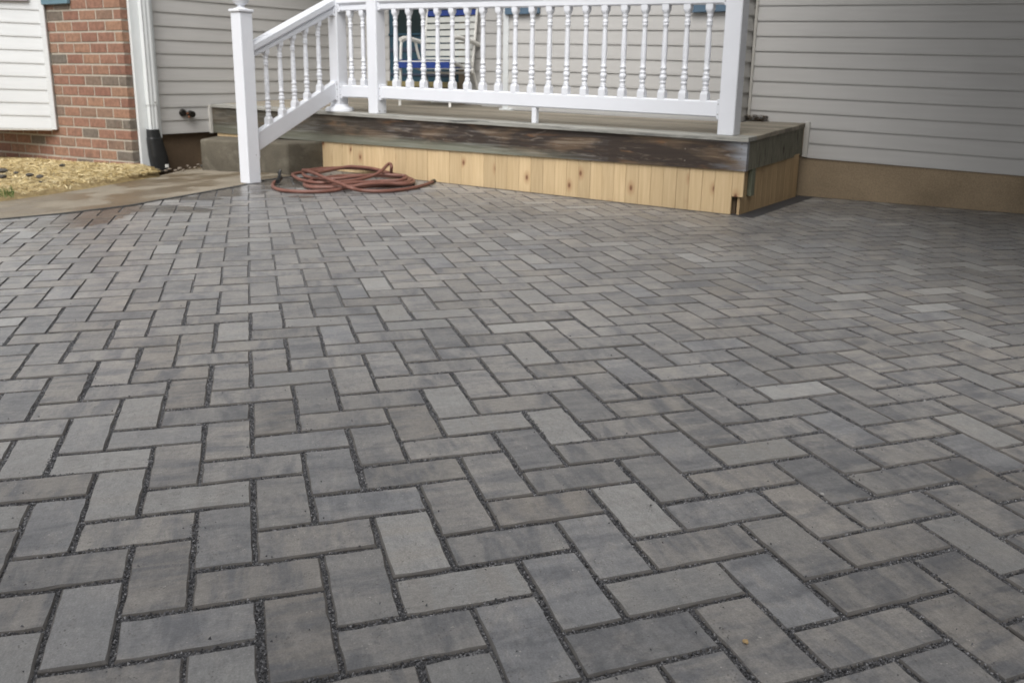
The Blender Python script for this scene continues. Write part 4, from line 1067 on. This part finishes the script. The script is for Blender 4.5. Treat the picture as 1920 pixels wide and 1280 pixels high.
# ------------------------------------------------------------------ garden hose
def crv(ps, n=8):
    out = []
    ps = [np.array(p, float) for p in ps]; Pp = [2*ps[0]-ps[1]]+ps+[2*ps[-1]-ps[-2]]
    for i in range(1, len(Pp)-2):
        for k in range(n):
            t = k/n; a, b_, c, d = Pp[i-1:i+3]
            out.append(.5*((2*b_)+(-a+c)*t+(2*a-5*b_+4*c-d)*t*t+(-a+3*b_-3*c+d)*t**3))
    out.append(ps[-1]); return out
hose = empty('garden_hose', gpt((655, 345)), 'tangled coil of terracotta red garden hose lying on the pavers by the deck', 'hose')
HR = .0128
def H(x, y, z=HR): return gpt((x, y), z)
strands = [
 [(521, 340, .03), (514.5, 342, .014), (511.5, 349, .014), (522, 355.5, .014), (553, 359, .014), (595, 359.4, .014), (627, 357, .016), (658, 350.5, .03), (692, 345, .045), (731, 344, .04), (764, 345, .03), (776, 340.5, .02), (766, 334, .02), (735, 331, .02), (690, 329, .02), (640, 330, .02), (598, 335, .02), (574, 342, .02), (573, 348.5, .02), (590, 351.5, .02), (640, 350.5, .025), (700, 347, .03), (752, 343.5, .03), (772, 338, .03)],
 [(811.5, 341, .02), (793, 348, .015), (762, 354.5, .015), (720, 358.5, .015), (680, 357.5, .02), (658, 352.5, .04), (637, 344, .06), (616, 336.5, .075), (595, 327.5, .08), (578, 321.5, .07), (568, 319.5, .05)],
 [(550, 330, .04), (549, 327, .04), (560, 324.5, .04), (590, 320.5, .04), (630, 316.5, .05), (660, 313, .06), (692, 315, .06), (722, 322, .045), (748, 330, .035), (764, 336, .03), (766, 341, .03), (748, 344, .03), (700, 345, .025)],
 [(550, 330, .04), (563, 337, .04), (595, 342.8, .04), (637, 341, .04), (668, 337.5, .045), (698, 330, .06), (716, 320, .09), (726, 309.5, .11), (731.5, 307.5, .115), (734, 313, .10), (733, 326, .04)],
 [(568, 326, .04), (574, 331, .035), (600, 335.5, .035), (632, 335, .04), (668, 331, .05), (710, 327.5, .055), (740, 328.8, .05), (759, 330, .045), (762, 334, .04), (750, 338, .035), (715, 340, .03), (660, 343, .03), (606, 350, .02), (580, 349, .014), (572, 345, .014)],
 [(568, 319.5, .05), (580, 319, .05), (606, 316, .05), (650, 315, .045), (700, 318.5, .04), (730, 326, .03), (759, 333, .025), (771, 338, .02), (768, 345, .015), (735, 348, .015), (690, 350, .02), (645, 353, .02)],
 [(593, 325, .05), (627, 318, .05), (656, 312.5, .065), (690, 316, .05), (720, 323, .04), (758, 330.5, .035)],
]
mb = MB()
for st in strands: mb.tube(crv([H(x, y, z) for x, y, z in st], 10), HR, 12)
mb.build('hose_line', M['hose'], hose)
mb = MB(); g = H(811.5, 341, .02); d = (H(820, 338, .024)-g); d /= np.linalg.norm(d); mb.tube([g-d*.012, g+d*.02, g+d*.022, g+d*.03], [.0165, .0165, .0145, .0145], 12); mb.build('end_coupling', M['black'], hose)
mb = MB(); a_ = H(521, 340, .03); d = (H(527, 331, .05)-a_); d = d/np.linalg.norm(d); mb.tube([a_-d*.01, a_+d*.03, a_+d*.032, a_+d*.07, a_+d*.09, a_+d*.12], [.017, .019, .014, .016, .02, .012], 12); nz_ = mb.build('spray_nozzle', M['black'], hose, 'black nozzle at the left end of the hose')
mb = MB(); mb.tube([a_+d*.05, a_+d*.08+EZ*.035, a_+d*.115+EZ*.05], [.012, .012, .008], 10); mb.build('nozzle_lever', M['black'], nz_)
mb = MB(); mb.tube([a_+d*.09+EZ*.0, a_+d*.10+EZ*.04-E1*.02], [.008, .006], 8); mb.build('valve_knob', M['black'], nz_)

# ------------------------------------------------------------------ lawn chair on the deck
def C3(x, y, z): return gpt((x, y), z)
FL = W(*fr(gpt((750, 203), .50))[:2]); FRt = W(*fr(gpt((843.5, 206), .505))[:2])
fx = (FRt-FL)*[1, 1, 0]; cwid = np.linalg.norm(fx); fx /= cwid; fy = np.array([-fx[1], fx[0], 0])
zc0 = zd(*fr(FL)[:2])
RMc = (W(*fr(gpt((818, 198.5), .515))[:2])+W(*fr(gpt((904, 199.5), .515))[:2]))/2
fy = RMc-(FL+FRt)/2; fy = fy*[1, 1, 0]; fy /= np.linalg.norm(fy); fy = fy*.95+np.array([-fx[1], fx[0], 0])*.05; fy /= np.linalg.norm(fy)
chair = empty('lawn_chair', FL+fx*cwid/2+fy*.25+EZ*zc0, 'white lawn chair with blue and white vinyl straps behind the railing', 'chair')
def K_(x, y, z): return FL*[1, 1, 0]+fx*x*cwid+fy*y+EZ*(zc0+z)
plc = pl(FL, fx)
def zat(px, y): p = vpt(px, FL+fy*y, FL+fy*y+fx); return p[2]-zc0, ((p-FL) @ fx)/cwid
R_ = .0125
for x in (0, 1):
    mb = MB(); mb.tube(crv([K_(x, 0, .005), K_(x, .015, .25), K_(x, .03, .53), K_(x, .06, .575), K_(x, .10, .59)], 6), R_, 10); mb.build('front_leg', M['chairw'], chair)
    mb = MB(); mb.tube(crv([K_(x, .02, .585), K_(x, .12, .60), K_(x, .35, .575), K_(x, .48, .55)], 6), [.020]*19, 10); mb.build('armrest', M['chairw'], chair)
    mb = MB(); mb.tube(crv([K_(x, .52, .02), K_(x, .42, .25), K_(x, .30, .45), K_(x, .25, .575)], 5), R_, 10); mb.build('rear_leg', M['chairw'], chair)
    mb = MB(); mb.tube(crv([K_(x, .36, .30), K_(x, .40, .55), K_(x, .455, .90), K_(x, .48, 1.05)], 5), R_, 10); mb.build('back_post', M['chairw'], chair)
mb = MB(); mb.tube(crv([K_(0, .52, .02), K_(.05, .56, .012), K_(.5, .57, .012), K_(.95, .56, .012), K_(1, .52, .02)], 6), R_, 10); mb.build('rear_base_bar', M['chairw'], chair)
mb = MB(); mb.tube([K_(0, .36, .30), K_(1, .36, .30)], R_, 8); mb.build('seat_bar', M['chairw'], chair)
mb = MB(); mb.tube([K_(0, .015, .39), K_(0, .36, .32)], R_, 8); mb.tube([K_(1, .015, .39), K_(1, .36, .32)], R_, 8); mb.tube([K_(0, .015, .39), K_(1, .015, .39)], R_, 8); mb.build('seat_frame', M['chairw'], chair)
def strap(y, z, y2, z2, m):
    mb = MB(); a_ = K_(-.01, y, z); up_ = K_(-.01, y2, z2)-a_; L = np.linalg.norm(up_); up_ /= L; nrm = np.cross(fx, up_)
    mb.box(a_, fx, up_, nrm, cwid*1.02, L, .005, .002); mb.build('strap', m, chair)
for k in range(6):
    y0 = .0+k*.060; strap(y0, .405-k*.012, y0+.048, .397-k*.012, M['webb'] if k in (0, 1, 5) else M['webw'])
mb = MB()
strap(-.012, .335, -.006, .39, M['webb'])
for k in range(12):
    z0 = .330+k*.060; y0 = .372+(z0-.30)*.16; strap(y0-.014, z0, y0-.014+.048*.16, z0+.048, M['webb'] if k >= 8 else M['webw'])

# ------------------------------------------------------------------ small things
def blob(name, c, r, m, label, cat, group=None, flat=.6, kind=None):
    bm = bmesh.new(); bmesh.ops.create_icosphere(bm, subdivisions=2, radius=1)
    for v in bm.verts:
        k = 1+random.uniform(-.16, .16); v.co = Vector((v.co.x*r*k, v.co.y*r*k*random.uniform(.85, 1.1), v.co.z*r*flat*k))
    me = bpy.data.meshes.new(name); bm.to_mesh(me); bm.free(); me.materials.append(m)
    o = bpy.data.objects.new(name, me); col.objects.link(o); o.location = tuple(c); o.rotation_euler = (0, 0, random.uniform(0, 3)); return tag(o, label, cat, group, kind)
clods = [((5, 318), .050, 'largest dark clod on the straw at the left edge of the picture'), ((3, 329), .040, 'dark clod on the straw just below the largest one at the left edge'), ((55, 326), .034, 'dark clod on the straw, middle of the row below the bay'), ((74, 329), .034, 'dark clod on the straw, rightmost before the bare straw'), ((116, 308), .030, 'dark clod against the foot of the brick wall'), ((30, 322), .024, 'flat dark clod half buried between two bigger ones'), ((76, 339), .014, 'tiny dark clod lowest on the straw slope')]
for px, r, lab in clods:
    blob('dirt_clod', gpt(px, .04)-EZ*.008, r*.8, M['clod'], lab, 'clod', 'dark clods on the straw bed', .5)
p = gpt((1398, 1205)); blob('pebble', p+EZ*.003, .0045, M['pebble'], 'golden pebble lying alone on a near paver', 'pebble', None, .7)
p = gpt((1541, 928)); blob('pebble', p+EZ*.003, .0042, M['pebblew'], 'small white pebble beside a paver joint on the right', 'pebble', None, .6)
rub = [(318, 319), (337, 318), (352, 313), (356, 317), (344, 321), (372, 311), (366, 316), (329, 322), (380, 313), (311, 322)]
labs = ['flat stone nearest the black elbow', 'dark flat stone left of the pale one', 'pale tall stone in the rubble middle', 'white lump below the pale tall stone', 'low stone at the front of the rubble', 'brown stone against the step block', 'reddish stone between rubble and step', 'flat stone at the rubble front edge', 'small stone under the step corner', 'outermost low stone by the elbow']
for (px, lab) in zip(rub, labs):
    p = gpt(px, -.055); blob('rubble_stone', p+EZ*.01, random.uniform(.012, .024), random.choice([M['stone'], M['stone'], M['clod']]), lab+' at the foot of the dark foundation', 'stone', 'rubble below the side wall', .6)
b = MB(); rngp = random.Random(4)
for q in range(160):
    u_ = rngp.gauss(0, 1); p = w1((1414+rngp.uniform(-18, 26), 223))+N1*rngp.uniform(.0, .06); p[2] = zd(*fr(p)[:2])+rngp.uniform(0, .045)
    a = rngp.uniform(0, 6.28); d = np.array([math.cos(a), math.sin(a), rngp.uniform(-.4, .4)])*rngp.uniform(.008, .028); w = np.array([-math.sin(a), math.cos(a), .2])*.006
    b.face([p-d, p+w, p+d, p-w], None, rngp.random())
b.build('leaf_litter', M['debris'], None, 'little heap of dry brown leaves in the wall corner on the deck', 'leaves', kind='stuff')
